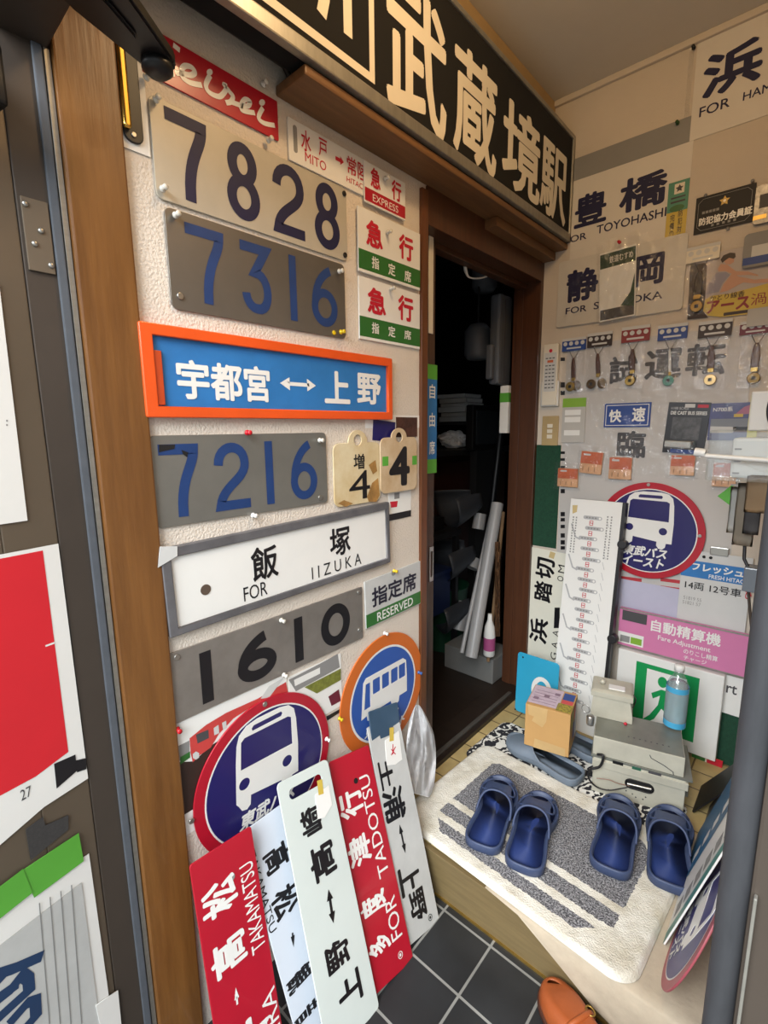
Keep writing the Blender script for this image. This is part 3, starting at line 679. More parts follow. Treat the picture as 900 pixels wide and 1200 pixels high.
# rightmost grey board
def b5holes(wd, ht): return [rrect(-.022, ht/2-.04, .035, ht/2-.02, .003)]
def lean_fit(label, m, TLp, TRp, xt, BLp, BRp, xb, **k):
    a = onx(TLp, xt); b = onx(TRp, xt)
    return lean(label, xb, BLp, BRp, xt, (a.y+b.y)/2, (a.z+b.z)/2, (abs(BRp-BLp)+abs(b.y-a.y))/2, (Vector(((xb), (BLp+BRp)/2, 0))-Vector((xt, (a.y+b.y)/2, (a.z+b.z)/2))).length, m, **k)
B5 = lean_fit('worn grey leaning board, rightmost of the row, paper note at top', M_greyb, (428, 855), (467, 840), .024, -1.146, -1.034, .243, holes=b5holes)
vt(B5, '土', 0, (442, 894), (462, 914), (448, 928), (444, 905), M_blk); vt(B5, '浦', 0, (468, 918), (475, 944), (455, 968), (449, 944), M_blk)
dart(B5, (468, 966), (475, 1000), M_blk, .006)
vt(B5, '上', 0, (469, 1018), (490, 1016), (474, 1052), (467, 1030), M_blk); vt(B5, '野', 0, (489, 1040), (499, 1060), (483, 1086), (480.5, 1065), M_blk)
s = B5; s.child('paper_note', shape_mesh([[s.f.at(q, s.n) for q in ((451, 868), (467, 856), (471, 890), (463, 896), (453, 897))]], s.n, s.n+.0014, M_paper), 'white note held by yellow tape')
s.polys('yellow_tape', [[(456, 853), (461, 852), (461, 868), (456, 869)]], M_yell, .0018); s.strokes('note_scribble', [[(460, 872), (460, 884)], [(458, 878), (463, 884)], [(463, 875), (458, 885)]], .003, M_redx, .0019, px=True)
B4 = lean_fit('red leaning board lettered FOR TADOTSU in white', M_red, (387, 899), (429, 869), .032, -1.292, -1.149, .252)
W2 = M_white
vt(B4, '行', 1, (404, 963), (397, 946), (414, 924), (426, 944), W2); vt(B4, '津', 1, (413, 1021), (408, 1002), (429, 973), (436, 1000), W2)
vt(B4, '度', 1, (425, 1082), (420.5, 1060), (450, 1038), (454, 1063), W2); vt(B4, '多', 1, (436, 1127), (430.5, 1110), (453, 1088), (458, 1104), W2)
vt(B4, 'TADOTSU', 1, (446, 1030), (440, 1008), (429, 907), (452, 1004), W2, 0); vt(B4, 'FOR', 1, (466.7, 1099), (451, 1062.8), (452.8, 1054.4), (465, 1062.8), W2, 0)
c = B4.f.at((417, 915), B4.n); B4.child('bolt_hole', shape_mesh([circ(c[0], c[1], .007, 16)], B4.n, B4.n+.0008, M_dark))
for B_, q_, m_ in ((B4, (469, 1119), M_white), (B5, (504, 1075), M_blk), (B2, (298, 978), M_blk)) if 'B2' in globals() else ((B4, (469, 1119), M_white), (B5, (504, 1075), M_blk)):
    c = B_.f.at(q_, B_.n); B_.child('round_mark', flat_mesh(ribbon_poly(circ(c[0], c[1], .007, 20), .0016, True)+[rrect(c[0]-.003, c[1]-.003, c[0]+.003, c[1]+.003)], B_.n+.0007, m_))
B3 = lean_fit('large pale mint leaning board with a hand slot, overlapping the red FOR TADOTSU one', M_mint, (325, 923), (381, 887), .040, -1.440, -1.286, .262, holes=topslot, r=.012)
vt(B3, '崎', 1, (359, 982.5), (351, 960.5), (368.7, 942), (381, 968), M_blk); vt(B3, '高', 1, (371, 1037), (363, 1013.8), (385.8, 982), (394.4, 1012.6), M_blk)
dart(B3, (384.6, 1042), (390.7, 1082), M_blk, .007)
vt(B3, '野', 1, (388, 1144.6), (382, 1128.7), (405.4, 1091), (410, 1116.5), M_blk); vt(B3, '上', 1, (405, 1188), (396, 1168), (416.4, 1133.6), (423.7, 1155.6), M_blk)
s = B3; s.child('sticker_note', shape_mesh([[s.f.at(q, s.n) for q in ((369, 932), (385, 920), (389, 943), (380, 958), (372, 960))]], s.n, s.n+.0012, M_paper)); s.polys('yellow_tape', [[(371, 915), (377, 913), (379, 930), (373, 932)]], M_yell, .0014)
B2 = lean_fit('cool white leaning board wedged between red Takamatsu board and mint one', M_cool, (283, 975), (338, 938), .028, -1.468, -1.325, .200)
vt(B2, '高', 0, (334.5, 982), (341.8, 1006), (317, 1027), (305, 999), M_blk); vt(B2, '松', 0, (343, 1029.7), (351.6, 1055), (324.7, 1083.5), (317, 1058), M_blk)
vt(B2, '観', 0, (362.6, 1122.6), (367.5, 1141), (340.6, 1168), (334.5, 1155.6), M_blk); vt(B2, '音', 0, (371, 1165), (375, 1180), (350, 1205), (342, 1190), M_blk)
dart(B2, (342.5, 1093), (344, 1110), M_blk, .004, (0, 1)); vt(B2, 'TAKAMATSU', 0, (303, 990), (309, 1033), (320, 1092), (301, 1040), M_blk, 0)
B1 = lean_fit('red leaning board lettered TAKAMATSU in white, nearest the wooden post', M_red, (222.5, 1012), (292, 971), .052, -1.622, -1.478, .165)
vt(B1, '松', 1, (239, 1087), (235.5, 1062.7), (250, 1036), (279.5, 1053), W2); vt(B1, '高', 1, (253.8, 1152), (246.5, 1131), (284, 1084.7), (290.5, 1119), W2)
vt(B1, 'TAKAMATSU', 1, (297.8, 1119), (284, 1044), (289, 1011), (300.7, 1040.7), W2, 0); vt(B1, 'KOTOHIRA', 1, (345, 1320), (305, 1165), (311, 1163), (324, 1172), W2, 0)
vt(B1, '琴平', 1, (290, 1290), (262, 1210), (292, 1192), (318, 1215), W2); dart(B1, (276, 1157), (278, 1177), W2, .004, (1, 0))
c = B1.f.at((271, 1028), B1.n); B1.child('bolt_hole', shape_mesh([circ(c[0], c[1], .008, 18)], B1.n, B1.n+.0008, M_mgrey))
# blue backing plate and white polythene bag by the doorway casing
s = lean('slate blue plate behind the top of the worn grey leaning board', .185, -1.15, -1.02, .012, onx((440, 830), .012).y+.03, onx((440, 832), .012).z, .12, .55, mat('slate_plate', '#39536b', .5, var=.15), r=.004); s.o['label'] = 'slate blue plate peeking out behind the worn grey leaning board'
bgm = bmesh.new()
fw = FL.moved(0, 0, 0)
prof = [(826, 487, 491), (832, 484, 496), (840, 481, 503), (850, 479, 508), (862, 477, 510), (875, 476, 511), (888, 476, 511), (900, 475, 510), (912, 475, 509), (922, 476, 506), (928, 478, 503)]
rows = []
for y, a, b in prof:
    row = []
    for i in range(17):
        t = i/16; px = (a+(b-a)*t, y+(7 if y > 832 else 0)*t); p = onx(px, .06+.020*noise.noise(Vector((t*5, y*.035, 1)))+.022*noise.noise(Vector((t*2.2+y*.02, y*.02, 7)))+.010*abs(noise.noise(Vector((t*9, y*.06, 3))))); row.append(bgm.verts.new(p))
    rows.append(row)
for a, b in zip(rows, rows[1:]):
    for i in range(16): bgm.faces.new((a[i], a[i+1], b[i+1], b[i]))
bmesh.ops.solidify(bgm, geom=bgm.faces[:], thickness=.003)
o = add('plastic_bag', finish(bgm, 'bag', M_cloth, False), I4); tag(o, 'crumpled white plastic bag hanging by the doorway casing', 'bag')
m_ = o.modifiers.new('s', 'SUBSURF'); m_.levels = m_.render_levels = 2

# ------------------------------------------------------------------ push pins on the left wall
for px, n, lab, col, hx in (
    ((290, 507), .005, 'red push pin at the top edge of the 7216 plate', 'red', '#c8202c'), ((297, 604), .002, 'white push pin under the 7216 plate', 'white', '#e6e4df'),
    ((462, 669), .007, 'yellow push pin in the RESERVED plate', 'yellow', '#d8b91d'), ((400, 389), .006, 'yellow push pin at the lower right corner of the 7316 plate', 'yellow', '#d8b91d'),
    ((451, 742), .008, 'white push pin at the top of the orange rimmed disc', 'white', '#e6e4df'), ((398, 842), .002, 'yellow push pin at the left edge of the orange rimmed disc', 'yellow', '#d8b91d'),
    ((491, 788), .008, 'blue push pin at the right edge of the orange rimmed disc', 'blue', '#3a5f9e'), ((383, 866), .008, 'white push pin at the right rim of the purple disc by the boards', 'white', '#e6e4df'),
    ((208, 855), .002, 'red push pin beside the wooden post under the 1610 plate', 'red', '#c8202c')):
    pin(FL, px, n, lab, col, hx)
for px, n, lab in (((183, 116), .006, 'clear push pin in the upper left corner of the 7828 plate'), ((191, 221), .006, 'clear push pin in the lower left corner of the 7828 plate'),
    ((206, 252), .006, 'clear push pin in the upper left corner of the 7316 plate'), ((398, 318), .006, 'clear push pin in the upper right corner of the 7316 plate'), ((375, 516), .006, 'clear push pin in the upper right corner of the 7216 plate'),
    ((309, 98), .002, 'clear push pin above the red nameplate'), ((315, 164), .005, 'clear push pin at the lower right corner of the red nameplate'), ((172, 90), .005, 'clear push pin at the lower left corner of the red nameplate'),
    ((330, 727), .002, 'clear push pin at the top edge of the 1610 plate'), ((333, 791), .006, 'clear push pin at the bottom edge of the 1610 plate'),
    ((455, 272), .010, 'clear push pin in the upper green banded plate'), ((459, 338), .006, 'clear push pin between the two green banded plates'), ((452, 209), .010, 'clear push pin in the small EXPRESS plate')):
    pin(FL, px, n, lab, 'clear', '', True)

# ------------------------------------------------------------------ back wall: large sheets
def bplate(name, label, cat, q, m, thick=.002, off=.001, r=0., rot=0., group=None, bevel=.0004):
    return plate(name, label, cat, FB, q, m, thick, off, r, rot, group, bevel)
s = bplate('test_run_sheet', 'big pale grey sheet lettered in dark grey covering the back wall', 'sheet', [(660, 398), (868, 392), (868, 690), (655, 690)], mat('pale_sheet', '#bdb9b4', .6, var=.03), .0015, .0005)
s.text('試', ((714, 433), (730.6, 417), (747, 433), (730.6, 449.4)), M_dgrey, .03); s.text('運', ((755.6, 430), (777.8, 409), (799, 430), (777.8, 444)), M_dgrey, .03); s.text('転', ((804, 420), (827.8, 402), (851, 420), (827.8, 440)), M_dgrey, .03)
s.text('臨', ((723, 520), (739.7, 504.8), (757, 520), (739.7, 536.6)), M_dgrey, .03)
s.polys('edge_marks', [[(657+.1*(i % 2), y), (662, y), (662, y+h_), (657, y+h_)] for i, (y, h_) in enumerate([(419, 4), (448, 6), (458, 5), (529, 3), (537, 3), (546, 3), (556, 3), (573, 5), (600, 5), (607, 4), (615, 4), (625, 5), (633, 5), (640, 4)])], M_blk)
s.polys('red_print', [[(728, 675), (752, 678), (752, 682), (728, 679)], [(728, 684), (752, 687), (752, 690), (728, 688)], [(774, 677), (797, 680), (797, 684), (774, 681)], [(774, 686), (797, 689), (797, 692), (774, 690)]], mat('faded_red', '#b8343c', .5))
cv = add('clear_cover', sheet(s.f, -s.w/2+.01, 1.14-s.f.O.z, s.w/2, s.h/2+.01, .004, M_clear, .004, 26, 3), s.f.M(), s.o); cv['label'] = 'wrinkled clear film'
s = bplate('lavender_sheet', 'lower pale lavender sheet on the back wall behind the pink panel', 'sheet', [(727, 688), (868, 692), (868, 742), (722, 720)], mat('lavender', '#b9b8cc', .7, var=.05), .0015, .0026)
s = bplate('destination_sheet', 'tall white sheet reading FOR TOYOHASHI with a grey band at its top', 'sheet', [(672, 188), (811, 134), (807, 284), (668, 318)], mat('sheet_white', '#d6d0c6', .6, var=.03), .0015, .0008)
s.rect('grey_band', (-s.w/2, s.h/2-.075, s.w/2, s.h/2), M_mgrey, .0003)
s.text('豊', ((673.6, 245), (691.7, 226), (711, 245), (677.8, 267.5)), M_navy, .03); s.text('橋', ((726.4, 225), (739, 209), (782, 220), (736, 249.4)), M_navy, .03)
s.text('FOR', ((663, 275), (683, 273), (687.5, 275), (683, 281)), M_navy, .012); s.text('TOYOHASHI', ((699.4, 268), (705.5, 263), (780.5, 255), (705.5, 273)), M_navy, .012)
pin(FB, (794, 144), .003, 'green push pin in the TOYOHASHI sheet', 'green', '#2d4f2c')
TSH = s
s = bplate('shizuoka_board', 'white rounded board reading FOR and OKA with a clear film over it', 'destination board', [(654, 301), (803, 281), (803, 357), (653, 388)], mat('board_white', '#cdc8be', .5, var=.03), .006, .003, .012)
s.text('静', ((664, 335), (676, 316), (701, 335), (673.6, 354)), M_navy, .035); s.text('岡', ((744.4, 315), (761, 298), (778, 315), (747, 337)), M_navy, .035)
s.text('FOR', ((663, 365), (667, 360.5), (687.5, 362), (666.7, 368)), M_navy, .012); s.text('SHIZUOKA', ((696, 355), (750, 345), (776, 350), (750, 354)), M_navy, .012)
cv = add('clear_cover', sheet(s.f, -s.w/2+.01, -s.h/2-.01, s.w/2+.01, s.h/2+.03, .0075, M_clear, .004, 16, 9), s.f.M(), s.o); cv['label'] = 'wrinkled clear film'
s = bplate('strap_package', 'small packaged card with dark green header pinned over the OKA board', 'package', [(705, 294), (748, 288), (742, 371), (700, 377)], M_white, .003, .015, .002, rot=3)
s.rect('header', (-s.w/2+.002, s.h/2-.055, s.w/2-.002, s.h/2-.006), mat('header_green', '#23402c', .5), .0003); s.text('鉄道むすめ', (-s.w*.22, s.h/2-.042, s.w*.42, s.h/2-.018), M_white, .01)
s.rect('lower_print', (-s.w/2+.004, -s.h/2+.004, s.w/2-.004, -s.h/2+.04), M_dgrey, .0003); s.polys('curve_print', [[(s.w*.1, -s.h*.32), (s.w*.47, -s.h*.36), (s.w*.47, s.h*.1), (s.w*.36, -s.h*.15)]], mat('header_green', '#23402c'), .0004, px=False)
cv = add('clear_bag', sheet(s.f, -s.w/2-.008, -s.h/2-.008, s.w/2+.01, s.h/2+.04, .006, M_clear2, .003, 10, 5), s.f.M(), s.o)
pin(FB, (726, 284), .023, 'red push pin above the green headed package', 'red', '#c8202c')
s = bplate('destination_sheet', 'white sheet reading FOR HAMA at the top right of the back wall', 'sheet', [(809, 53), (930, -2), (930, 122), (816, 165)], mat('sheet_white', '#d6d0c6', .6), .0015, .0012)
s.text('浜', ((824, 90), (840, 62), (893, 80), (828, 117)), M_navy, .035); s.text('FOR', ((820, 128), (824, 125), (855.6, 118), (823.6, 136.5)), M_navy, .01); s.text('HAMAMATSU', ((871, 112), (875, 107), (972, 90), (875, 117)), M_navy, .01)
pin(FB, (813, 56), .003, 'black push pin in the HAMA sheet corner', 'black', '#161616')
s = bplate('cellophane_tape', 'long strip of clear tape running down beside the TOYOHASHI sheet', 'tape', [(803, 60), (809, 57), (812, 140), (806, 142)], M_clear2, .0006, .0008)
# crime prevention sticker and black membership plate
s = bplate('shop_sticker', 'narrow green and yellow sticker with a flower badge beside TOYOHASHI', 'sticker', [(783, 216), (808, 208), (803, 283), (779, 288)], M_yell, .001, .003)
s.rect('green_top', (-s.w/2, s.h*.02, s.w/2, s.h/2), mat('sticker_green', '#4d8f78', .5), .0003); s.rect('badge', (-s.w*.2, s.h*.30, s.w*.28, s.h*.46), M_cream, .0006)
def star(cx, cy, r, k=5): return [(cx+(r if i % 2 == 0 else r*.5)*math.sin(math.pi*i/k), cy+(r if i % 2 == 0 else r*.5)*math.cos(math.pi*i/k)) for i in range(2*k)]
s.polys('flower', [star(s.w*.04, s.h*.38, s.w*.2)], M_dgrey, .0009, px=False); s.polys('oval', [circ(-.001, s.h*.07, s.w*.36, 24, s.h*.055)], mat('oval_green', '#3f6f3e'), .0006, px=False)
s.rect('small_print', (-s.w*.34, s.h*.23, s.w*.36, s.h*.255), M_dgrey, .0006); s.rect('small_print', (-s.w*.34, s.h*.16, s.w*.36, s.h*.19), M_dgrey, .0006)
for i, ch in enumerate('防犯対策'): s.text(ch, (s.w*.08, -s.h*.08-i*.024, s.w*.30, -s.h*.08-i*.024+.021), M_dgrey, .01)
for i, ch in enumerate('完備の店'): s.text(ch, (-s.w*.30, -s.h*.13-i*.025, -s.w*.08, -s.h*.13-i*.025+.022), M_dgrey, .01)
for i in range(5): s.rect('small_print', (-s.w*.42+i*s.w*.18, -s.h*.48, -s.w*.42+i*s.w*.18+s.w*.13, -s.h*.44), M_dgrey, .0006)
s = bplate('membership_plate', 'black enamel plate with gold flower crest and white characters', 'sign', [(815.6, 233), (885.6, 213.5), (883, 259), (813, 275.6)], mat('plate_black', '#0f0d14', .6), .003, .002)
gold = mat('gold_ink', '#a58a4a', .4, .4)
b = [(-s.w/2+.008, -s.h/2+.02), (-s.w/2+.02, -s.h/2+.008), (s.w/2-.02, -s.h/2+.008), (s.w/2-.008, -s.h/2+.02), (s.w/2-.008, s.h/2-.02), (s.w/2-.02, s.h/2-.008), (-s.w/2+.02, s.h/2-.008), (-s.w/2+.008, s.h/2-.02), (-s.w/2+.008, -s.h/2+.02)]
s.strokes('border_line', [b], .0012, M_mgrey); s.polys('crest', [star(0, .026, .015)], gold, px=False); s.polys('crest_centre', [circ(0, .026, .004, 12)], M_cream, .0009, px=False)
s.text('防犯協力会員証', ((819, 262), (822, 255.6), (882, 243), (821, 265)), M_white, .035)
for i in range(5): s.rect('small_print', (-.058+i*.0095, .002, -.058+i*.0095+.0075, .0095), M_mgrey)
for i in range(5): s.rect('small_print', (-.03+i*.0145, -.041, -.03+i*.0145+.007, -.034), M_mgrey)
for q, lb in (((827, 229), 'left'), ((882, 212), 'right'), ((853, 268), 'bottom')):
    s.screw(q, M_zinc, .005, 'clip')
# vintage enamel advertisement
s = bplate('enamel_advert', 'old advertising plate with a seated woman above a yellow band', 'poster', [(809, 305), (935, 272), (935, 355), (806, 375)], mat('advert_grey', '#b0a5a0', .4, var=.05), .003, .001)
def ca(L): return [(800+x/9, 280+y/9) for x, y in L]
s.polys('yellow_band', [ca([(240, 640), (300, 600), (500, 575), (750, 510), (1200, 380), (1200, 700), (640, 800), (400, 825), (270, 810), (215, 760)])], M_yell, .0004)
s.polys('dark_edge', [ca([(80, 270), (260, 250), (240, 600), (215, 760), (270, 830), (50, 850)])], M_brown, .0004)
s.polys('dress_print', [ca([(360, 355), (460, 350), (500, 380), (420, 470), (380, 560), (240, 590), (270, 480)])], mat('dress', '#9a97a6', .6), .0006)
s.polys('figure_print', [ca([(370, 320), (400, 265), (470, 270), (560, 340), (690, 345), (800, 380), (790, 392), (690, 380), (560, 385), (450, 340), (380, 345)]), ca([(520, 365), (600, 400), (760, 430), (1100, 400), (1100, 440), (760, 470), (640, 460), (560, 500), (480, 545), (390, 570), (430, 480)])], M_skin, .0009)
s.polys('face_print', [ca([(440, 235), (500, 190), (545, 200), (540, 245), (500, 270), (455, 265)])], M_skin, .0012); s.polys('hair_print', [ca([(400, 220), (430, 175), (500, 145), (555, 150), (560, 190), (540, 210), (490, 200), (440, 235), (420, 255)])], M_brown, .0013)
s.text('かとり線香', ((832, 348), (840, 345.5), (873, 342), (835, 353)), M_brown, .01); s.text('アース', ((828, 360), (840, 352), (879, 350), (829, 368)), mat('advert_red', '#8f2f34', .5), .04); s.text('渦巻', ((880, 350), (890, 343), (921, 340), (881, 358)), mat('advert_red', '#8f2f34'), .0)
s.rect('small_print', ((848, 368), (860, 365), (896, 359), (850, 370)), M_brown, .0006)
# packages hanging at the far right
s = bplate('train_package', 'grey blister card with arched top overlapping the advert', 'package', [(871, 277), (925, 262), (925, 305), (870, 315)], M_mgrey, .004, .010, .012)
s.rect('window', (-s.w*.3, -s.h*.35, s.w*.5, s.h*.12), M_pale, .0005); s.rect('stripe', (-s.w*.48, -s.h*.42, s.w*.5, -s.h*.2), M_bluep, .0008)
s = bplate('train_package', 'clear bag of metal trinkets hanging right of the black membership plate', 'package', [(884, 222), (925, 205), (925, 252), (883, 266)], mat('trinket_grey', '#7f7b76', .3, .3, var=.4, vs=60), .006, .006, .01)
s.rect('dark_window', (-s.w*.35, -s.h*.1, s.w*.4, s.h*.25), M_dgrey); s.rect('gold_bar', (-s.w*.5, -s.h*.38, -s.w*.1, -s.h*.27), M_brass, .0006)
s = bplate('clear_package', 'clear folded bag hung above the rightmost key holder', 'package', [(876, 366), (925, 352), (925, 375), (874, 386)], M_paperg, .004, .012, .003)

# ------------------------------------------------------------------ key holders
KG = 'leather key holders hanging on the back wall'
def keyholder(label, hq, hm, strap0, strap1, disc, discm, strapm, sw=.011, extra=None, off=.008):
    c_, wd, ht = quad_rect(FB, hq, off); f = FB.moved(c_[0], c_[1], off)
    s = Sign('key_holder', label, 'key holder', f, shape_mesh([rrect(-wd/2, -ht/2, wd/2, ht/2, .002)], 0, .002, hm, .0003), .002, KG)
    s.rect('header_print', (-wd*.5, ht*.30, wd*.5, ht*.5), M_pale)
    for k_ in range(4):
        x = -wd*.36+k_*wd*.24; s.child('dial_print', flat_mesh([circ(x, ht*.08, min(wd*.085, ht*.2), 14)], s.n+.0006, M_pale))
    s.rect('line_print', (-wd*.3, -ht*.34, wd*.3, -ht*.22), M_pale)
    a = Vector(s.f.at(strap0, .006)); b = Vector(s.f.at(strap1, .006)); d = Vector(s.f.at(disc, .006))
    s.child('cord', tube_mesh([(a.x-.018, -ht/2, .002), (a.x, a.y, .006)], .0009, M_cord)); s.child('cord', tube_mesh([(a.x+.018, -ht/2, .002), (a.x, a.y, .006)], .0009, M_cord))
    dr = (b-a).normalized(); nn = Vector((-dr.y, dr.x))
    P = [a+nn*sw*.5, a-dr*.008+nn*sw*.25, a-dr*.008-nn*sw*.25, a-nn*sw*.5, a+(b-a)*.4-nn*sw*.75, b-nn*sw*.7, b+nn*sw*.7, a+(b-a)*.4+nn*sw*.75]
    s.child('strap', shape_mesh([[(q.x, q.y) for q in P]], .003, .011, strapm, .003))
    s.child('buckle', shape_mesh([rrect(b.x-sw*.6, b.y-.012, b.x+sw*.6, b.y+.002, .002)], .003, .010, M_brass, .001))
    ds = s.child('medallion', shape_mesh([circ(d.x, d.y, .0175, 28)], .003, .009, discm, .002))
    s.child('medallion_hole', flat_mesh([rrect(d.x-.0055, d.y-.0055, d.x+.0055, d.y+.0055, .001)], .0096, M_dark), parent=ds)
    if extra:
        e = s.f.at(extra, .006); s.child('medallion', shape_mesh([circ(e[0], e[1], .0165, 24, .019)], .0015, .0045, mat('dark_brass', '#5c4523', .35, .7), .001))
    s.child('clear_bag', sheet(s.f, a.x-.04, d.y-.03, a.x+.045, -ht/2, .014, M_clear2, .004, 8, seed=hash(label) % 7 if False else len(label)))
    return s
keyholder('key holder under a blue header card, leftmost on the back wall', [(659, 398), (687, 394), (687, 409), (659, 413)], M_bluep, (672, 422), (672, 443), (668, 453), M_brass, M_brownl, extra=(675, 452))
keyholder('key holder under a black header card, second from the left', [(689, 391), (718.5, 388), (717, 405), (688, 408)], M_brown, (700.5, 417), (701, 438), (692.5, 450), mat('dark_brass', '#5c4523'), M_brownl, extra=(705, 449))
keyholder('key holder with gold disc under a red and cream header card', [(729, 384), (762, 380), (762, 398), (728, 403)], mat('header_red', '#8b3030', .5), (741, 412), (741, 434), (738, 446), M_brass, M_brownl, .013)
keyholder('key holder with a green glass disc and silver bar under a blue card', [(771, 382), (806, 378), (806, 395), (771, 401)], M_bluep, (785, 411), (785, 436), (783, 446), mat('jade', '#4f8f7c', .15, coat=.5), M_whitep, .006)
keyholder('key holder with a pale gold disc under a dark brown card', [(820, 377), (860, 373), (856, 394), (817, 396)], M_brown, (834, 408), (833, 432), (832, 445), mat('pale_gold', '#d8b77a', .3, .5), M_brownl, .014)
keyholder('key holder with dark bronze disc under a maroon card, rightmost', [(868, 379), (905, 372), (905, 390), (866, 393)], M_maroon, (887, 405), (884, 431), (883, 443), mat('bronze_disc', '#6d5426', .35, .7), M_brownl, .015)
keyholder('key holder under a cream and red header card beside the vintage advert', [(806, 290), (845, 284), (843, 303), (803, 309)], M_cream, (820, 321), (817, 346), (816, 359), M_brass, mat('black_leather', '#1e1715', .35, var=.2), .017, off=.010)

# ------------------------------------------------------------------ orange packets in clear bags
for i, (q, rot, lb) in enumerate((([(682, 529), (707, 530), (704, 556), (678, 554)], -4, 'orange packet in a clear bag, highest and second from the left'), ([(655, 549), (677, 549), (677, 570), (652, 571)], 0, 'orange packet in a clear bag at the left edge of the grey sheet'),
        ([(715, 536), (740, 536), (740, 561), (712, 562)], 0, 'orange packet in a clear bag just under the large character'), ([(787, 534), (815, 533), (813, 556), (784, 558)], 0, 'orange packet in a clear bag just below the black die cast card'),
        ([(837, 542), (864, 543), (862, 571), (833, 570)], 0, 'orange packet in a clear bag, lowest and rightmost'))):
    s = bplate('packet', lb, 'packet', q, M_peach, .008, .008, .002, rot, group='orange packets in clear bags')
    s.rect('orange_header', (-s.w/2+.001, -s.h*.05, s.w/2-.001, s.h/2-.001), M_orangep, .0006); s.rect('logo_print', (-s.w*.38, s.h*.32, -s.w*.05, s.h*.40), M_pale, .0009)
    for k_ in range(3): s.rect('figure_print', (-s.w*.35+k_*s.w*.27, -s.h*.40, -s.w*.33+k_*s.w*.27, -s.h*.2), M_brown, .0009)
    s.child('clear_bag', sheet(s.f, -s.w/2-.012, -s.h/2-.012, s.w/2+.014, s.h/2+.025, .012, M_clear2, .004, 10, i))
# remote control, light switch, labels, felt
s = bplate('remote_control', 'cream air conditioner remote in a holder beside the doorway jamb', 'remote control', [(637.5, 404), (655, 402), (651, 473), (634, 477)], M_cream, .018, .006, .004, bevel=.002)
s.child('holder', shape_mesh([rrect(-s.w/2-.006, -s.h/2-.004, s.w/2+.006, -s.h*.1, .003)], -.006, .012, M_whitep, .002))
s.rect('button_panel', (-s.w*.4, -s.h*.27, s.w*.4, s.h*.36), M_pale)
s.child('red_button', flat_mesh([circ(0, s.h*.39, .007, 16)], s.n+.0008, M_redx)); s.rect('red_key', (-s.w*.2, s.h*.2, s.w*.2, s.h*.24), M_orangep, .0009)
for r_ in range(9):
    for c_ in range(3):
        if r_ in (1,): continue
        s.rect('button', (-s.w*.32+c_*s.w*.23, s.h*.28-r_*s.h*.06-.004, -s.w*.32+c_*s.w*.23+s.w*.16, s.h*.28-r_*s.h*.06), M_dgrey, .0009)
s = bplate('light_switch', 'beige light switch plate under the remote control', 'light switch', [(636, 488), (655, 487), (653, 521), (634, 523)], mat('switch_beige', '#b79f70', .5), .006, .001, .003, bevel=.0015)
for k_ in range(3): s.rect('rocker', (-s.w*.16, -s.h*.26+k_*s.h*.18, s.w*.16, -s.h*.26+k_*s.h*.18+s.h*.13), M_cream, thick=.003)
s = bplate('label_card', 'lime topped card with white labels under the leftmost key holder', 'package', [(660, 467), (687.5, 466), (684, 518), (657, 519)], M_paperg, .003, .004, .001)
s.rect('lime_header', (-s.w/2, s.h*.30, s.w/2, s.h/2), M_lgreen, .0004)
for v_ in (.12, -.04, -.34): s.rect('label', (-s.w*.38, s.h*v_, s.w*.3, s.h*(v_+.12)), M_paper, .0006)
s = bplate('felt_strip', 'dark green felt strip between doorway jamb and the back wall sheets', 'felt', [(629, 523), (655, 520), (654, 641), (624, 641)], M_felt, .003, .001)
s = bplate('rapid_plate', 'small blue plate with white border and two white characters', 'sign', [(708, 474.4), (762.5, 470), (762.5, 499), (708, 502)], M_bluep, .003, .004, .001)
s.strokes('border_line', [[(-s.w/2+.007, -s.h/2+.007), (s.w/2-.007, -s.h/2+.007), (s.w/2-.007, s.h/2-.007), (-s.w/2+.007, s.h/2-.007), (-s.w/2+.007, -s.h/2+.005)]], .0022, M_white)
s.text('快', ((713.7, 487), (721, 480), (728.5, 487), (721, 495)), M_white, .03); s.text('速', ((741, 484), (748, 477), (756.5, 484), (748, 494)), M_white, .03)
s = bplate('toy_package', 'black die cast bus card in a clear blister on the back wall', 'package', [(786, 470), (834, 473), (824, 533), (774, 530)], M_blk, .003, .005, .001, rot=-3)
s.text('DIE CAST BUS SERIES', (-s.w*.42, s.h*.26, s.w*.44, s.h*.33), M_white, .02); s.text('1/100 SCALE', (-s.w*.42, s.h*.36, -s.w*.0, s.h*.41), M_pale, .0)
s.rect('hang_slot', (-s.w*.1, s.h*.40, s.w*.14, s.h*.47), M_pale, .0007); s.rect('bus_photo', (-s.w*.35, -s.h*.22, s.w*.33, s.h*.21), mat('photo_grey', '#5d5d5f', .4, var=.45, vs=45), .0007); s.rect('red_logo', (s.w*.2, s.h*.40, s.w*.45, s.h*.46), M_redx, .0007)
s.child('toy_bus', box_mesh(-s.w*.44, -s.h*.38, s.n, s.w*.2, -s.h*.26, s.n+.02, M_pale, .004)); s.child('blister', box_mesh(-s.w*.47, -s.h*.41, s.n, s.w*.3, -s.h*.235, s.n+.026, M_glassc, .006)); s.rect('blue_foot', (-s.w*.3, -s.h*.5, s.w*.5, -s.h*.42), M_bluep, .0007)
s = bplate('toy_package', 'blue packaged train card reading N700 right of the black die cast card', 'package', [(832, 474), (882, 470), (879, 515), (829, 517)], mat('card_blue', '#4d5285', .4, var=.2, vs=20), .003, .004, .001)
s.text('N700系', (-s.w*.42, s.h*.27, s.w*.05, s.h*.40), M_white, .01); s.rect('logo', (-s.w*.0+.01, s.h*.12, s.w*.3, s.h*.2), M_yell, .0007)
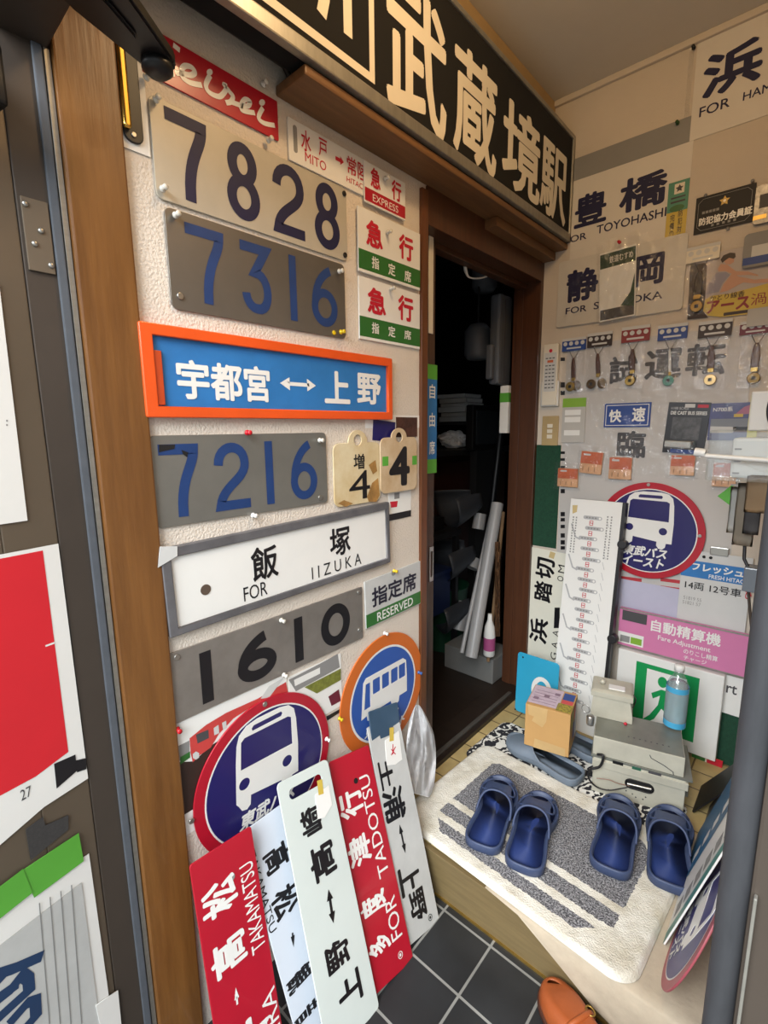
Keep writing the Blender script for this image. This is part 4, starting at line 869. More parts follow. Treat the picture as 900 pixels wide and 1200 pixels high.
s.polys('sunset_print', [[(s.w*.1, s.h*.18), (s.w*.5, s.h*.2), (s.w*.5, s.h*.46), (s.w*.3, s.h*.38)]], mat('sunset', '#b0708a', .5), .0006, px=False); s.rect('silver_train', (-s.w*.45, -s.h*.14, s.w*.48, s.h*.08), M_greyp, .0007)
s.polys('train_nose', [[(-s.w*.45, -s.h*.30), (s.w*.1, -s.h*.30), (s.w*.2, -s.h*.14), (-s.w*.45, -s.h*.12)]], M_pale, .0009, px=False); s.rect('black_base', (s.w*.1, -s.h*.26, s.w*.48, -s.h*.14), M_blk, .0009)

# ------------------------------------------------------------------ platform sign, fare panel, exit light box, crossing sign
s = bplate('car_stop_sheet', 'white stop position sheet with a blue FRESH band hung by a clip', 'sign', [(801, 645), (878, 652), (878, 744), (792, 725.6)], M_pale, .002, .012)
s.h1 = s.f.at((800, 655), s.n)[1]; s.h2 = s.f.at((799, 674), s.n)[1]; s.rect('blue_band', (-s.w/2, s.h2, s.w/2, s.h1), M_sky, .0003)
ua, ub, uc, ud = s.f.at((810.7, 663), s.n)[0], s.f.at((872, 670), s.n)[0], s.f.at((830.7, 675), s.n)[0], s.f.at((905, 688), s.n)[0]; hh = s.h1-s.h2
s.text('フレッシュ', (ua, s.h2+hh*.42, ub, s.h1-hh*.12), M_white, .035); s.text('FRESH HITACHI', (uc, s.h2+hh*.08, min(ud, s.w/2-.002), s.h2+hh*.32), M_white, .012)
s.text('14両 12号車', ((802.7, 685), (806, 680), (869, 695), (806, 689.5)), M_blk, .012)
s.text('51819 55', ((801, 699), (803, 698), (822, 703), (803, 702)), M_mgrey, 0); s.text('51821 57', ((800, 704), (803, 703.5), (821, 709), (803, 707.5)), M_mgrey, 0); s.text('ひ', ((873, 696), (875, 692), (881, 696), (875, 702)), M_redx, .02)
s.child('clip', box_mesh(-s.w*.1, s.h/2-.006, -.004, s.w*.16, s.h/2+.022, .006, M_steel, .002))
for q in ((825, 652.5), (833, 653.5)): s.screw(q, M_dark, .005, 'hole')
s = bplate('fare_panel', 'pink fare adjustment machine panel with white lettering', 'sign', [(728, 712), (880, 744), (880, 798), (722, 754)], M_pink, .012, .022, .003, bevel=.001)
s.text('自動精算機', ((763, 733), (767, 726), (845.6, 745), (767, 740)), M_white, .02); s.text('Fare Adjustment', ((771, 748), (773, 744.5), (832.7, 762), (773, 751.5)), M_white, .01)
s.text('のりこし精算', ((801, 764), (803, 760), (841, 773), (803, 766)), M_white, .01); s.text('チャージ', ((801, 772), (803, 768), (828, 778), (803, 773)), M_white, .01)
s.rect('display', ((729.5, 722), (733, 715), (758, 728), (733, 726.5)), M_dgrey, thick=.003); 
pn = s.rect('button_panel', ((724, 748), (730, 740), (754, 752), (730, 753)), M_white); s.rect('green_button', ((739, 750), (742, 747), (752, 752), (742, 754.5)), M_lgreen, .0009); s.rect('grey_button', ((727, 747), (730, 744), (738, 748), (730, 751.5)), M_mgrey, .0009)
s.rect('metal_edge', (-s.w/2, s.h/2-.006, s.w/2, s.h/2), M_alu, .0012); s.rect('metal_edge', (-s.w/2, -s.h/2, s.w/2, -s.h/2+.005), M_alu, .0012)
fe = FB.moved(0, 0, 0)
c_, wd, ht = quad_rect(FB, [(727, 761), (851, 792.6), (837, 888), (716, 852)], .05); f = FB.moved(c_[0], c_[1], .008)
s = Sign('exit_light_box', 'white light box with a green emergency exit panel behind the bottle', 'exit sign', f, box_mesh(-wd/2, -ht/2, 0, wd/2, ht/2, .042, M_white, .003), .042)
gp = s.rect('exit_panel', ((744, 800), (745, 774), (818, 815), (742, 845)), M_exit, .0006)
u0, v1 = s.f.at((744.8, 774), s.n); u1 = s.f.at((818, 815), s.n)[0]; v0 = s.f.at((742, 845), s.n)[1]; gw, gh = u1-u0, v1-v0
G = lambda L: [(u0+x*gw, v0+y*gh) for x, y in L]
s.polys('doorway_print', [G([(.20, .06), (.82, .06), (.82, .93), (.20, .93)])], M_white, .001, px=False)
s.polys('runner_print', [G(circ(.46, .78, .075, 18, .085)), G([(.30, .56), (.45, .66), (.60, .66), (.74, .52), (.70, .47), (.58, .56), (.58, .42), (.72, .30), (.80, .10), (.70, .10), (.62, .26), (.48, .36), (.38, .16), (.20, .0), (.10, .0), (.30, .20), (.42, .40), (.44, .56), (.33, .48)])], M_exit, .0014, px=False)
# round clip pieces on the map board's side, crossing sign
s = bplate('crossing_sign', 'tall cream sign lettered sideways beside the doorway jamb', 'sign', [(626, 644), (662, 646), (655, 800), (606, 795)], mat('sign_ivory', '#e2e0d0', .45, var=.03), .002, .004, rot=-2)
s.fu = s.f.up()
for ch, bb in (('切', ((632, 677), (628, 665), (650, 656), (650, 670))), ('踏', ((629, 703), (626, 690), (648, 684), (647, 695))), ('浜', ((625, 751), (621, 735), (643, 728), (642, 740)))): s.text(ch, bb, M_blk, .03, frame=s.fu)
u_ = s.f.at((655, 720), s.n)[0]
for k_, (y0, y1, t_) in enumerate(((774, 766, 'G'), (760, 753, 'A'), (746, 739, 'A'), (680, 674, 'O'), (670, 661, 'M'))):
    a_ = s.f.at((652, y0), s.n)[1]; b_ = s.f.at((653, y1), s.n)[1]; s.text(t_, (a_, -(u_+.006), b_, -(u_-.02)), M_blk, 0, frame=s.fu)
s.polys('small_print', [[(650, 712), (656, 712), (656, 736), (649, 736)]], M_blk, .0006); s.polys('tape', [[(645, 646), (651, 648), (649, 655), (643, 653)]], M_tape, .0008)

# teal plate and map board leaning on the back wall
def blean(name, label, cat, bottom_y, top_y, q, m, thick, r, group=None, zb=ST):
    V = None
    tb = FB.at(q[0], 0)[1]
    f0 = Frame((0, bottom_y, zb), (1, 0, 0), (0, top_y-bottom_y, 1))
    c_, wd, ht = quad_rect(f0, q, thick); h_ = max(c_[1]+ht/2, .05)
    f = Frame(f0.O+f0.U*c_[0]+f0.V*(c_[1]), f0.U, f0.V)
    s = Sign(name, label, cat, f, shape_mesh([rrect(-wd/2, -ht/2, wd/2, ht/2, r)], 0, thick, m, min(.001, thick*.3)), thick, group); s.w, s.h = wd, ht; return s
s = blean('teal_plate', 'teal blue rounded plate with a white ring mark behind the cardboard box', 'sign', -.200, -.16, [(610, 767), (657, 776), (650, 846), (600, 835)], M_teal, .004, .014)
u, v = s.f.at((629, 808), s.n); s.polys('ring_mark', ribbon_poly(circ(u+.02, v, .034, 30, .05), .018, True), M_white, px=False)
for q in ((613, 770), (604, 831)): s.screw(q, M_dark, .0035)
s = blean('route_map_board', 'tall white route map board with black edge leaning on the back wall', 'map board', -.145, -.035, [(670, 584), (727.5, 589), (703, 862), (643, 850)], M_paper, .004, .0)
s.h0 = s.h; bk = s.child('black_edge', box_mesh(s.w/2, -s.h/2, -.03, s.w/2+.012, s.h/2, .004, M_black, .001)); s.child('backing', box_mesh(-s.w/2, -s.h/2, -.03, s.w/2, s.h/2, 0, M_black))
u = s.f.at((693, 613), s.n)[0]; pitch = s.f.at((693, 613), s.n)[1]-s.f.at((691.8, 625.2), s.n)[1]; v = s.f.at((693, 613), s.n)[1]
pills, reds, rings, links, tiny = [], [], [], [], []
for i in range(19):
    vv = v-i*pitch
    if vv < -s.h/2+.03: break
    a = .012*math.sin(i*2.1); pl = rrect(u-.032+a, vv+pitch*.5-.007, u+.038+a, vv+pitch*.5+.007, .007)
    pills.append(pl); rings.append(circ(u+.03+a, vv+pitch*.5, .0045, 10)); reds += ribbon_poly([(u-.006, vv-.008), (u-.006, vv+.008), (u+.006, vv+.008), (u+.006, vv-.008), (u-.006, vv-.009)], .0022)+[rrect(u-.006, vv-.0015, u+.006, vv+.0015)]
    for t in range(4): tiny.append(rrect(u-.022+a+t*.011, vv+pitch*.5-.003, u-.015+a+t*.011, vv+pitch*.5+.003))
    if i % 3 == 1: links.append(ribbon_poly([(u-.075, vv+.03), (u-.055, vv-.02), (u-.036, vv-.028)], .006))
    links.append(ribbon_poly([(u+.055, vv+pitch*.45), (u+.064, vv-.01)], .0018))
s.child('station_names', flat_mesh(pills, s.n+.0005, mat('pill_grey', '#b4b4b4', .5))); s.child('station_print', flat_mesh(tiny, s.n+.0009, M_mgrey)); s.child('line_marks', flat_mesh(reds, s.n+.0007, M_redx)); s.child('ring_print', flat_mesh(rings, s.n+.001, M_white)); [s.child('side_print', flat_mesh(q_, s.n+.0004, mat('pill_grey', ''))) for q_ in links]
tx = [rrect(s.w/2-.035-c_*.014, s.h/2-.055-k_*.0105-.006, s.w/2-.030-c_*.014, s.h/2-.055-k_*.0105) for c_ in range(2) for k_ in range(16)]+[rrect(-s.w/2+.014+c_*.012, s.h/2-.07-k_*.0105-.006, -s.w/2+.019+c_*.012, s.h/2-.07-k_*.0105) for c_ in range(2) for k_ in range(14)]
s.child('column_print', flat_mesh(tx, s.n+.0005, M_mgrey)); s.polys('tape', [[(671, 592), (677, 592), (676, 600), (671, 602)]], M_tape, .0008)
for q in ((730, 638), (716, 748)):
    c_ = s.f.at(q, 0); s.child('edge_clip', shape_mesh([circ(s.w/2+.014, c_[1], .017, 20)], -.02, .012, M_black, .003))
# felt and white sign at the lower right of the back wall
s = bplate('felt_strip', 'dark green felt panel low on the back wall beside the light box', 'felt', [(845, 800), (900, 812), (895, 925), (815, 905)], M_felt, .003, .001)
s = bplate('clinic_sign', 'white sign ending in the letters rt right of the light box', 'sign', [(846, 790), (890, 800), (890, 850), (843, 832)], M_white, .003, .010, .001)
s.text('rt', ((851, 808), (855, 802), (864, 808), (853, 812)), M_dgrey, .012)
s = bplate('flag_plate', 'small green plate with a red edge low behind the metal boxes', 'sign', [(812, 880), (845, 890), (845, 930), (806, 922)], M_green, .003, .03)
s.rect('red_edge', (s.w*.0, -s.h/2, s.w*.5, s.h/2), M_redx); s.rect('cream_edge', (-s.w*.06, -s.h/2, 0, s.h/2), M_cream, .0006)

# ------------------------------------------------------------------ entrance door swung open on the left
a_ = math.radians(11); DD = Vector((math.sin(a_), -math.cos(a_), 0)); DN = Vector((math.cos(a_), math.sin(a_), 0))
FD = Frame(Vector((0.0, -1.7385, 0)), -DD, (0, 0, 1))       # u runs towards the hinge, n faces the passage
dr = empty('entrance_door', FD.M()); tag(dr, 'bronze framed entrance door swung open at the far left with posters on it', 'door')
def dbox(name, s0, z0, s1, z1, n0, n1, m, bev=.002): return add(name, box_mesh(-s1, z0, n0, -s0, z1, n1, m, bev), FD.M(), dr)
dbox('hinge_stile', .0, .02, .075, 1.86, -.034, 0, M_bronze); dbox('lock_stile', .66, .02, .735, 1.86, -.034, 0, M_bronze)
dbox('top_rail', .075, 1.78, .66, 1.86, -.034, 0, M_bronze); dbox('middle_rail', .075, .58, .66, 1.20, -.034, 0, M_bronze); dbox('bottom_rail', .075, .02, .66, .14, -.034, 0, M_bronze)
dbox('glass_pane', .075, 1.20, .66, 1.78, -.02, -.015, mat('door_glass', '#8f9a9c', .1, var=.02, trans=.6)); dbox('glass_pane', .075, .14, .66, .58, -.02, -.015, mat('door_glass', '#8f9a9c'))
dbox('edge_bead', -.002, .02, .002, 1.86, -.03, -.02, M_alu, .0005)
hg = empty('hinge', FD.M()); hg.parent = dr; hg.matrix_basis = Matrix.Identity(4)
hz = FL.at((55, 280), .0)
wbox('hinge_plate', .0, -1.733, hz[1]-.05, .004, -1.699, hz[1]+.05, M_bronze, .001, dr)
for dz, dy in ((.04, -.012), (-.038, .012), (.008, .004), (-.012, -.006)):
    add('hinge_screw', lathe_mesh([(.004, 0), (.004, .002), (.002, .003)], M_steel, 12), FL.moved(-1.716+dy, hz[1]+dz, .004).M(), dr)
def dplate(name, label, cat, pts, m, n=.0015, thick=.0008, px=True, wav=0.):
    P = [FD.at(p, n) for p in pts] if px else pts
    c = (sum(p[0] for p in P)/len(P), sum(p[1] for p in P)/len(P)); f = FD.moved(c[0], c[1], n)
    s = Sign(name, label, cat, f, shape_mesh([[(p[0]-c[0], p[1]-c[1]) for p in P]], 0, thick, m), thick); return s
DP = lambda L: [FD.at(p, .0015) for p in L]
def dedge(px): return FD.at(px, .0015)
e1 = dedge((68, 637)); e2 = dedge((103, 912))
s = dplate('door_poster', 'white bordered red poster taped to the open entrance door', 'poster', [(-.42, e1[1]), (e1[0], e1[1]), (e2[0], e2[1]), (e2[0]-.07, e2[1]-.004), (-.16, e2[1]-.03), (-.42, e2[1]-.03)], M_paper, px=False)
r0 = s.f.at((50, 645), s.n); r1 = s.f.at((80, 881), s.n); s.child('red_field', flat_mesh([[(-.3, r1[1]-.01), (r1[0]-.05, r1[1]-.012), (r1[0], r1[1]), (r0[0], r0[1]), (-.3, r0[1])]], s.n+.0004, mat('poster_red', '#d31f2b', .6, var=.04)))
s.strokes('white_line', [[(53, 757), (64, 753)]], .003, M_paper, .0008, px=True)
s.text('27', ((24, 933), (28, 924), (37, 930), (28, 937)), M_dgrey, 0)
for q in ([(63, 895), (88, 884), (90, 903), (66, 924)], [(88, 891), (101, 888), (101, 901), (90, 905)]): s.polys('black_tape', [q], M_btape, .0009)
w0 = dedge((6, 400)); w1 = dedge((32, 610)); s = dplate('door_poster', 'blank white sheet at the far left on the upper half of the door', 'poster', [(-.40, w1[1]), (w1[0], w1[1]), (w0[0]+.002, w0[1]+.08), (-.40, w0[1]+.08)], M_paper, px=False)
s.polys('side_print', [[(7, 492), (9, 492), (9, 494), (7, 494)], [(7, 497), (9, 497), (9, 499), (7, 499)]], M_mgrey)
g0 = dedge((104, 1000)); g1 = dedge((127, 1165)); s = dplate('door_poster', 'large white sheet with dark blue lettering low on the door', 'poster', [(-.42, .12), (g1[0], .12), (g1[0], g1[1]), (g0[0], g0[1]), (-.42, g0[1]+.01)], M_paper, px=False)
p0 = s.f.at((95, 1034), s.n); p1 = s.f.at((114, 1180), s.n); s.child('inner_sheet', shape_mesh([[(-.36, -.3), (p1[0], -.3), (p1[0], p1[1]), (p0[0], p0[1]), (-.36, p0[1]-.004)]], s.n+.0008, s.n+.0016, M_greyb)); s.n += .0016
s.strokes('pleat', [[(46+i*12.5, 1058-i*7), (58+i*12.5, 1200)] for i in range(4)], .0018, M_mgrey, px=True)
s.strokes('lettering', [[(-30, 1150), (16, 1135), (50, 1120)], [(8, 1137), (-4, 1150), (-30, 1165)], [(-20, 1185), (12, 1160), (26, 1142), (33, 1147), (34, 1160), (-10, 1200)], [(-12, 1176), (22, 1152)], [(10, 1200), (32, 1175), (41, 1172), (42, 1190), (20, 1215)]], .017, mat('ink_blue', '#1f3a5f', .5), .0006, px=True)
s = dplate('door_poster', 'small white sheet corner at the bottom of the door near its hinge', 'poster', [(112, 1178), (138, 1160), (143, 1210), (120, 1215)], M_paper, n=.0045)
for i, q in enumerate(([(26, 1020), (92, 976), (98, 1009), (40, 1052)], [(-30, 1062), (27, 1018), (38, 1046), (-30, 1100)])):
    dplate('masking_tape', ('right', 'left')[i]+' strip of lime green tape across the top of the lettered door sheet', 'tape', q, M_gtape, n=.004+.001*i, thick=.0006)
dplate('cloth_tape', 'patch of dull grey cloth tape between the two door posters', 'tape', [(30, 972), (50, 957), (53, 967), (80, 955), (80, 972), (36, 1008)], mat('cloth_tape', '#3e3c3b', .9, var=.2, vs=200), n=.002, thick=.0006)
# door closer: body on the header and a flat arm reaching over the signs
cl = empty('door_closer', Matrix.Translation(onz((60, 5), 1.84))); tag(cl, 'black door closer arm reaching in from the top left corner', 'door closer')
A = onz((70, -45), 1.835); B = onz((184, 74), 1.835); d = (B-A).normalized(); sd_ = Vector((-d.y, d.x, 0))
def arm(name, P0, P1, w0, w1, z0, z1, m):
    bm = bmesh.new(); L = (P1-P0).length; u = (P1-P0).normalized(); n_ = Vector((-u.y, u.x, 0)); out = []
    for t, w_ in ((0, w0), (.35, w0*1.02), (.7, (w0+w1)/2), (1, w1)): out.append((t, w_))
    pts = [P0+u*L*t+n_*w_/2 for t, w_ in out]+[P1+(n_*math.cos(x)+u*math.sin(x))*w1/2 for x in [i*math.pi/8 for i in range(1, 8)]]+[P0+u*L*t-n_*w_/2 for t, w_ in reversed(out)]
    lo = [bm.verts.new((p.x, p.y, z0)) for p in pts]; hi = [bm.verts.new((p.x, p.y, z1)) for p in pts]; k = len(pts)
    bm.faces.new(lo[::-1]); bm.faces.new(hi)
    for i in range(k): bm.faces.new((lo[i], lo[(i+1) % k], hi[(i+1) % k], hi[i]))
    bmesh.ops.recalc_face_normals(bm, faces=bm.faces[:]); bmesh.ops.bevel(bm, geom=bm.edges[:], offset=.003, segments=2, affect='EDGES')
    return add(name, finish(bm, 'arm', m), I4, cl)
arm('arm', A, B, .080, .050, 1.835, 1.853, M_blackm)
add('pivot', lathe_mesh([(.021, 0), (.021, -.010), (.014, -.016), (.005, -.017)][::-1], M_blackm, 24), Matrix.Translation((B.x, B.y, 1.836)), cl)
A2 = A+d*.03; B2 = A+d*.10; arm('arm_rib', A2, B2, .03, .024, 1.829, 1.836, M_blackm)
A3 = onz((20, 60), 1.80); A4 = onz((60, -30), 1.80)
c_ = onz((28, 22), 1.79)
hb = box_mesh(-.16, -.03, 0, .0, .03, .07, M_blackm, .004); add('closer_body', hb, FD.moved(-.02, 1.775, .0).M() @ Matrix.Rotation(-math.pi/2, 4, 'X') @ Matrix.Translation((0, -.03, -.035)), cl)
# brass and black catch plate on the stucco beside the post
c0 = FL.at((150, 40), .004); c1 = FL.at((151, 150), .004)
s = Sign('door_catch', 'long black catch plate with a polished brass bar beside the wooden post', 'door catch', FL.moved((c0[0]+c1[0])/2+.0, (c0[1]+c1[1])/2, .001), None or shape_mesh([rrect(-.027, -.10, .027, .12)], 0, .0015, M_paper), .0015)
s.child('black_plate', shape_mesh([rrect(-.016, -.09, .016, .115, .014)], .0015, .006, M_black, .0015)); s.child('brass_bar', shape_mesh([rrect(-.018, -.075, -.005, .115, .005)], .006, .016, mat('polished_brass', '#e0b75a', .12, .95, var=.1), .004)); s.child('screw', shape_mesh([circ(0, -.078, .004, 14)], .006, .008, M_steel, .0008))

# ------------------------------------------------------------------ floor mat and coverings on the step
def mat_material():
    m = bpy.data.materials.new('shaggy_mat'); m.use_nodes = True; nt = m.node_tree; n = nt.nodes; l = nt.links; b = n['Principled BSDF']
    tc = n.new('ShaderNodeTexCoord'); sp = n.new('ShaderNodeSeparateXYZ')
    nz = n.new('ShaderNodeTexNoise'); nz.inputs['Scale'].default_value = 90; l.new(tc.outputs['Object'], nz.inputs['Vector'])
    sc = n.new('ShaderNodeVectorMath'); sc.operation = 'MULTIPLY_ADD'; sc.inputs[1].default_value = (.012, .012, 0); l.new(nz.outputs['Color'], sc.inputs[0]); l.new(tc.outputs['Object'], sc.inputs[2]); l.new(sc.outputs[0], sp.inputs[0])
    def mth(op, a, bb=None):
        q = n.new('ShaderNodeMath'); q.operation = op
        for i, v in enumerate((a, bb)):
            if v is None: continue
            if isinstance(v, (int, float)): q.inputs[i].default_value = v
            else: l.new(v, q.inputs[i])
        return q.outputs[0]
    X, Y = mth('SUBTRACT', sp.outputs[0], .006), mth('SUBTRACT', sp.outputs[1], .006)
    inx = mth('MULTIPLY', mth('GREATER_THAN', X, -.252), mth('LESS_THAN', X, .268)); iny = mth('MULTIPLY', mth('GREATER_THAN', Y, -.205), mth('LESS_THAN', Y, .172))
    ins = mth('MULTIPLY', inx, iny)
    cor = mth('LESS_THAN', mth('ADD', mth('ABSOLUTE', X), mth('ABSOLUTE', Y)), .405); ins = mth('MULTIPLY', ins, cor)
    s1 = mth('MULTIPLY', mth('GREATER_THAN', Y, -.098), mth('LESS_THAN', Y, -.074)); s2 = mth('MULTIPLY', mth('GREATER_THAN', Y, -.168), mth('LESS_THAN', Y, -.144))
    st_ = mth('SUBTRACT', 1, mth('MAXIMUM', s1, s2)); ins = mth('MULTIPLY', ins, st_)
    n2 = n.new('ShaderNodeTexNoise'); n2.inputs['Scale'].default_value = 260; n2.inputs['Detail'].default_value = 2; l.new(tc.outputs['Object'], n2.inputs['Vector'])
    g = n.new('ShaderNodeValToRGB'); g.color_ramp.elements[0].position = .38; g.color_ramp.elements[1].position = .66; g.color_ramp.elements[0].color = lin('#3a3a3e'); g.color_ramp.elements[1].color = lin('#a3a2a4'); l.new(n2.outputs[0], g.inputs[0])
    n3 = n.new('ShaderNodeTexNoise'); n3.inputs['Scale'].default_value = 14; n3.inputs['Detail'].default_value = 6; l.new(tc.outputs['Object'], n3.inputs['Vector'])
    wt = n.new('ShaderNodeValToRGB'); wt.color_ramp.elements[0].position = .3; wt.color_ramp.elements[1].position = .6; wt.color_ramp.elements[0].color = lin('#c2baa6'); wt.color_ramp.elements[1].color = lin('#e0dcd0'); l.new(n3.outputs[0], wt.inputs[0])
    mx = n.new('ShaderNodeMix'); mx.data_type = 'RGBA'; l.new(ins, mx.inputs[0]); l.new(wt.outputs[0], mx.inputs[6]); l.new(g.outputs[0], mx.inputs[7]); l.new(mx.outputs[2], b.inputs['Base Color']); b.inputs['Roughness'].default_value = .95
    bp = n.new('ShaderNodeBump'); bp.inputs['Strength'].default_value = .8; bp.inputs['Distance'].default_value = .004; l.new(n2.outputs[0], bp.inputs['Height']); l.new(bp.outputs[0], b.inputs['Normal'])
    return m
def soft_slab(w, h, r, z, m, k=(150, 100), amp=.003, seed=0, ed=.012):
    bm = bmesh.new(); g = []
    for j in range(k[1]+1):
        row = []
        for i in range(k[0]+1):
            x = -w/2+w*i/k[0]; y = -h/2+h*j/k[1]
            # round the corners by pulling points inside the rounded rectangle
            cx, cy = max(abs(x)-(w/2-r), 0), max(abs(y)-(h/2-r), 0); q = math.hypot(cx, cy)
            if q > r: x = math.copysign(w/2-r+cx*r/q, x); y = math.copysign(h/2-r+cy*r/q, y); q = r
            e = max(0, min(1, min(w/2-abs(x), h/2-abs(y), r-q if (cx and cy) else 9)/ed))
            wob = noise.noise(Vector((x*40, y*40, seed)))*.5+noise.noise(Vector((x*150, y*150, seed+3)))*.5
            row.append(bm.verts.new((x, y, z*(1-(1-e)**2)*.999+amp*wob*e+.001)))
        g.append(row)
    for j in range(k[1]):
        for i in range(k[0]): bm.faces.new((g[j][i], g[j][i+1], g[j+1][i+1], g[j+1][i]))
    return finish(bm, 'slab', m, True)
corn = [onz(p, ST+.01) for p in ((507, 963), (572, 897), (705, 952), (716, 1100))]
MC = Vector((.388, -.728, ST+.0025)); MR = math.radians(-3)
mt = add('door_mat', soft_slab(.69, .49, .055, .014, mat_material()), Matrix.Translation(MC) @ Matrix.Rotation(MR, 4, 'Z')); tag(mt, 'shaggy white bordered grey door mat with two white stripes', 'door mat')
def zebra():
    m = bpy.data.materials.new('zebra_pile'); m.use_nodes = True; nt = m.node_tree; n = nt.nodes; l = nt.links; b = n['Principled BSDF']
    tc = n.new('ShaderNodeTexCoord'); wv = n.new('ShaderNodeTexWave'); wv.inputs['Scale'].default_value = 9; wv.inputs['Distortion'].default_value = 14; wv.inputs['Detail'].default_value = 3; wv.inputs['Detail Scale'].default_value = 2.5
    l.new(tc.outputs['Object'], wv.inputs['Vector']); r = n.new('ShaderNodeValToRGB'); r.color_ramp.elements[0].position = .45; r.color_ramp.elements[1].position = .6; r.color_ramp.elements[0].color = lin('#232227'); r.color_ramp.elements[1].color = lin('#dcd9d0')
    l.new(wv.outputs[0], r.inputs[0]); l.new(r.outputs[0], b.inputs['Base Color']); b.inputs['Roughness'].default_value = .95; return m
zb = add('zebra_rug', soft_slab(.66, .30, .04, .006, zebra(), (80, 40), .0022, 5), Matrix.Translation((.365, -.44, ST+.0012)) @ Matrix.Rotation(math.radians(-3), 4, 'Z')); tag(zb, 'zebra striped rug showing from under the door mat and grey sandals', 'rug')
# beige sheet over the right end of the step and down its front
bm = bmesh.new(); P = []
NX = 24
for j, (yy, zz) in enumerate(((-.42, ST+.0008), (-.6, ST+.0008), (-.8, ST+.0008), (-.95, ST+.0012), (-.978, ST+.001), (-.984, ST-.006), (-.987, ST-.05), (-.99, ST-.1), (-.992, .012))):
    row = []
    for i in range(NX+1):
        x0 = .36 if j < 5 else .36+(j-4)*.095
        x = x0+(.895-x0)*i/NX; row.append(bm.verts.new((x, yy+.003*noise.noise(Vector((x*20, yy*20, 1))), zz)))
    P.append(row)
for a, b in zip(P, P[1:]):
    for i in range(NX): bm.faces.new((a[i], a[i+1], b[i+1], b[i]))
vs = add('vinyl_sheet', finish(bm, 'vinyl', M_vinyl, True), I4); tag(vs, 'beige vinyl floor sheet draped over the right end of the step', 'floor sheet')

# ------------------------------------------------------------------ sandals
def foot_outline(L, W, k=48):
    """closed outline, heel at y=0, toe at y=L; right foot bulges to +x at the toes"""
    ctl = [(0, 0), (.27*W, .012*L), (.43*W, .08*L), (.45*W, .22*L), (.41*W, .38*L), (.40*W, .55*L), (.49*W, .70*L), (.49*W, .82*L), (.38*W, .94*L), (.12*W, 1.0*L), (-.16*W, .985*L), (-.38*W, .90*L), (-.49*W, .76*L), (-.48*W, .62*L), (-.44*W, .45*L), (-.44*W, .28*L), (-.43*W, .10*L), (-.29*W, .015*L)]
    out = []; N = len(ctl)
    for i in range(N):
        p0, p1, p2, p3 = (Vector(ctl[(i+o) % N]) for o in (-1, 0, 1, 2))
        for t in (0, .33, .66): out.append(tuple(.5*((2*p1)+(p2-p0)*t+(2*p0-5*p1+4*p2-p3)*t*t+(3*p1-p0-3*p2+p3)*t**3)))
    return out
def inset(P, d):
    N = len(P); o = []
    for i in range(N):
        a = Vector(P[i-1]); b = Vector(P[(i+1) % N]); t = (b-a).normalized(); o.append((P[i][0]-t.y*d, P[i][1]+t.x*d))
    return o
def ringed(levels, m, cap0=True, cap1=True):
    bm = bmesh.new(); R = [[bm.verts.new((x, y, z if not callable(z) else z(x, y))) for x, y in P] for P, z in levels]
    for a, b in zip(R, R[1:]):
        k = len(a)
        for i in range(k): bm.faces.new((a[i], a[(i+1) % k], b[(i+1) % k], b[i]))
    if cap0: bm.faces.new(R[0][::-1])
    if cap1: bm.faces.new(R[-1])
    return finish(bm, 'ring', m, True)
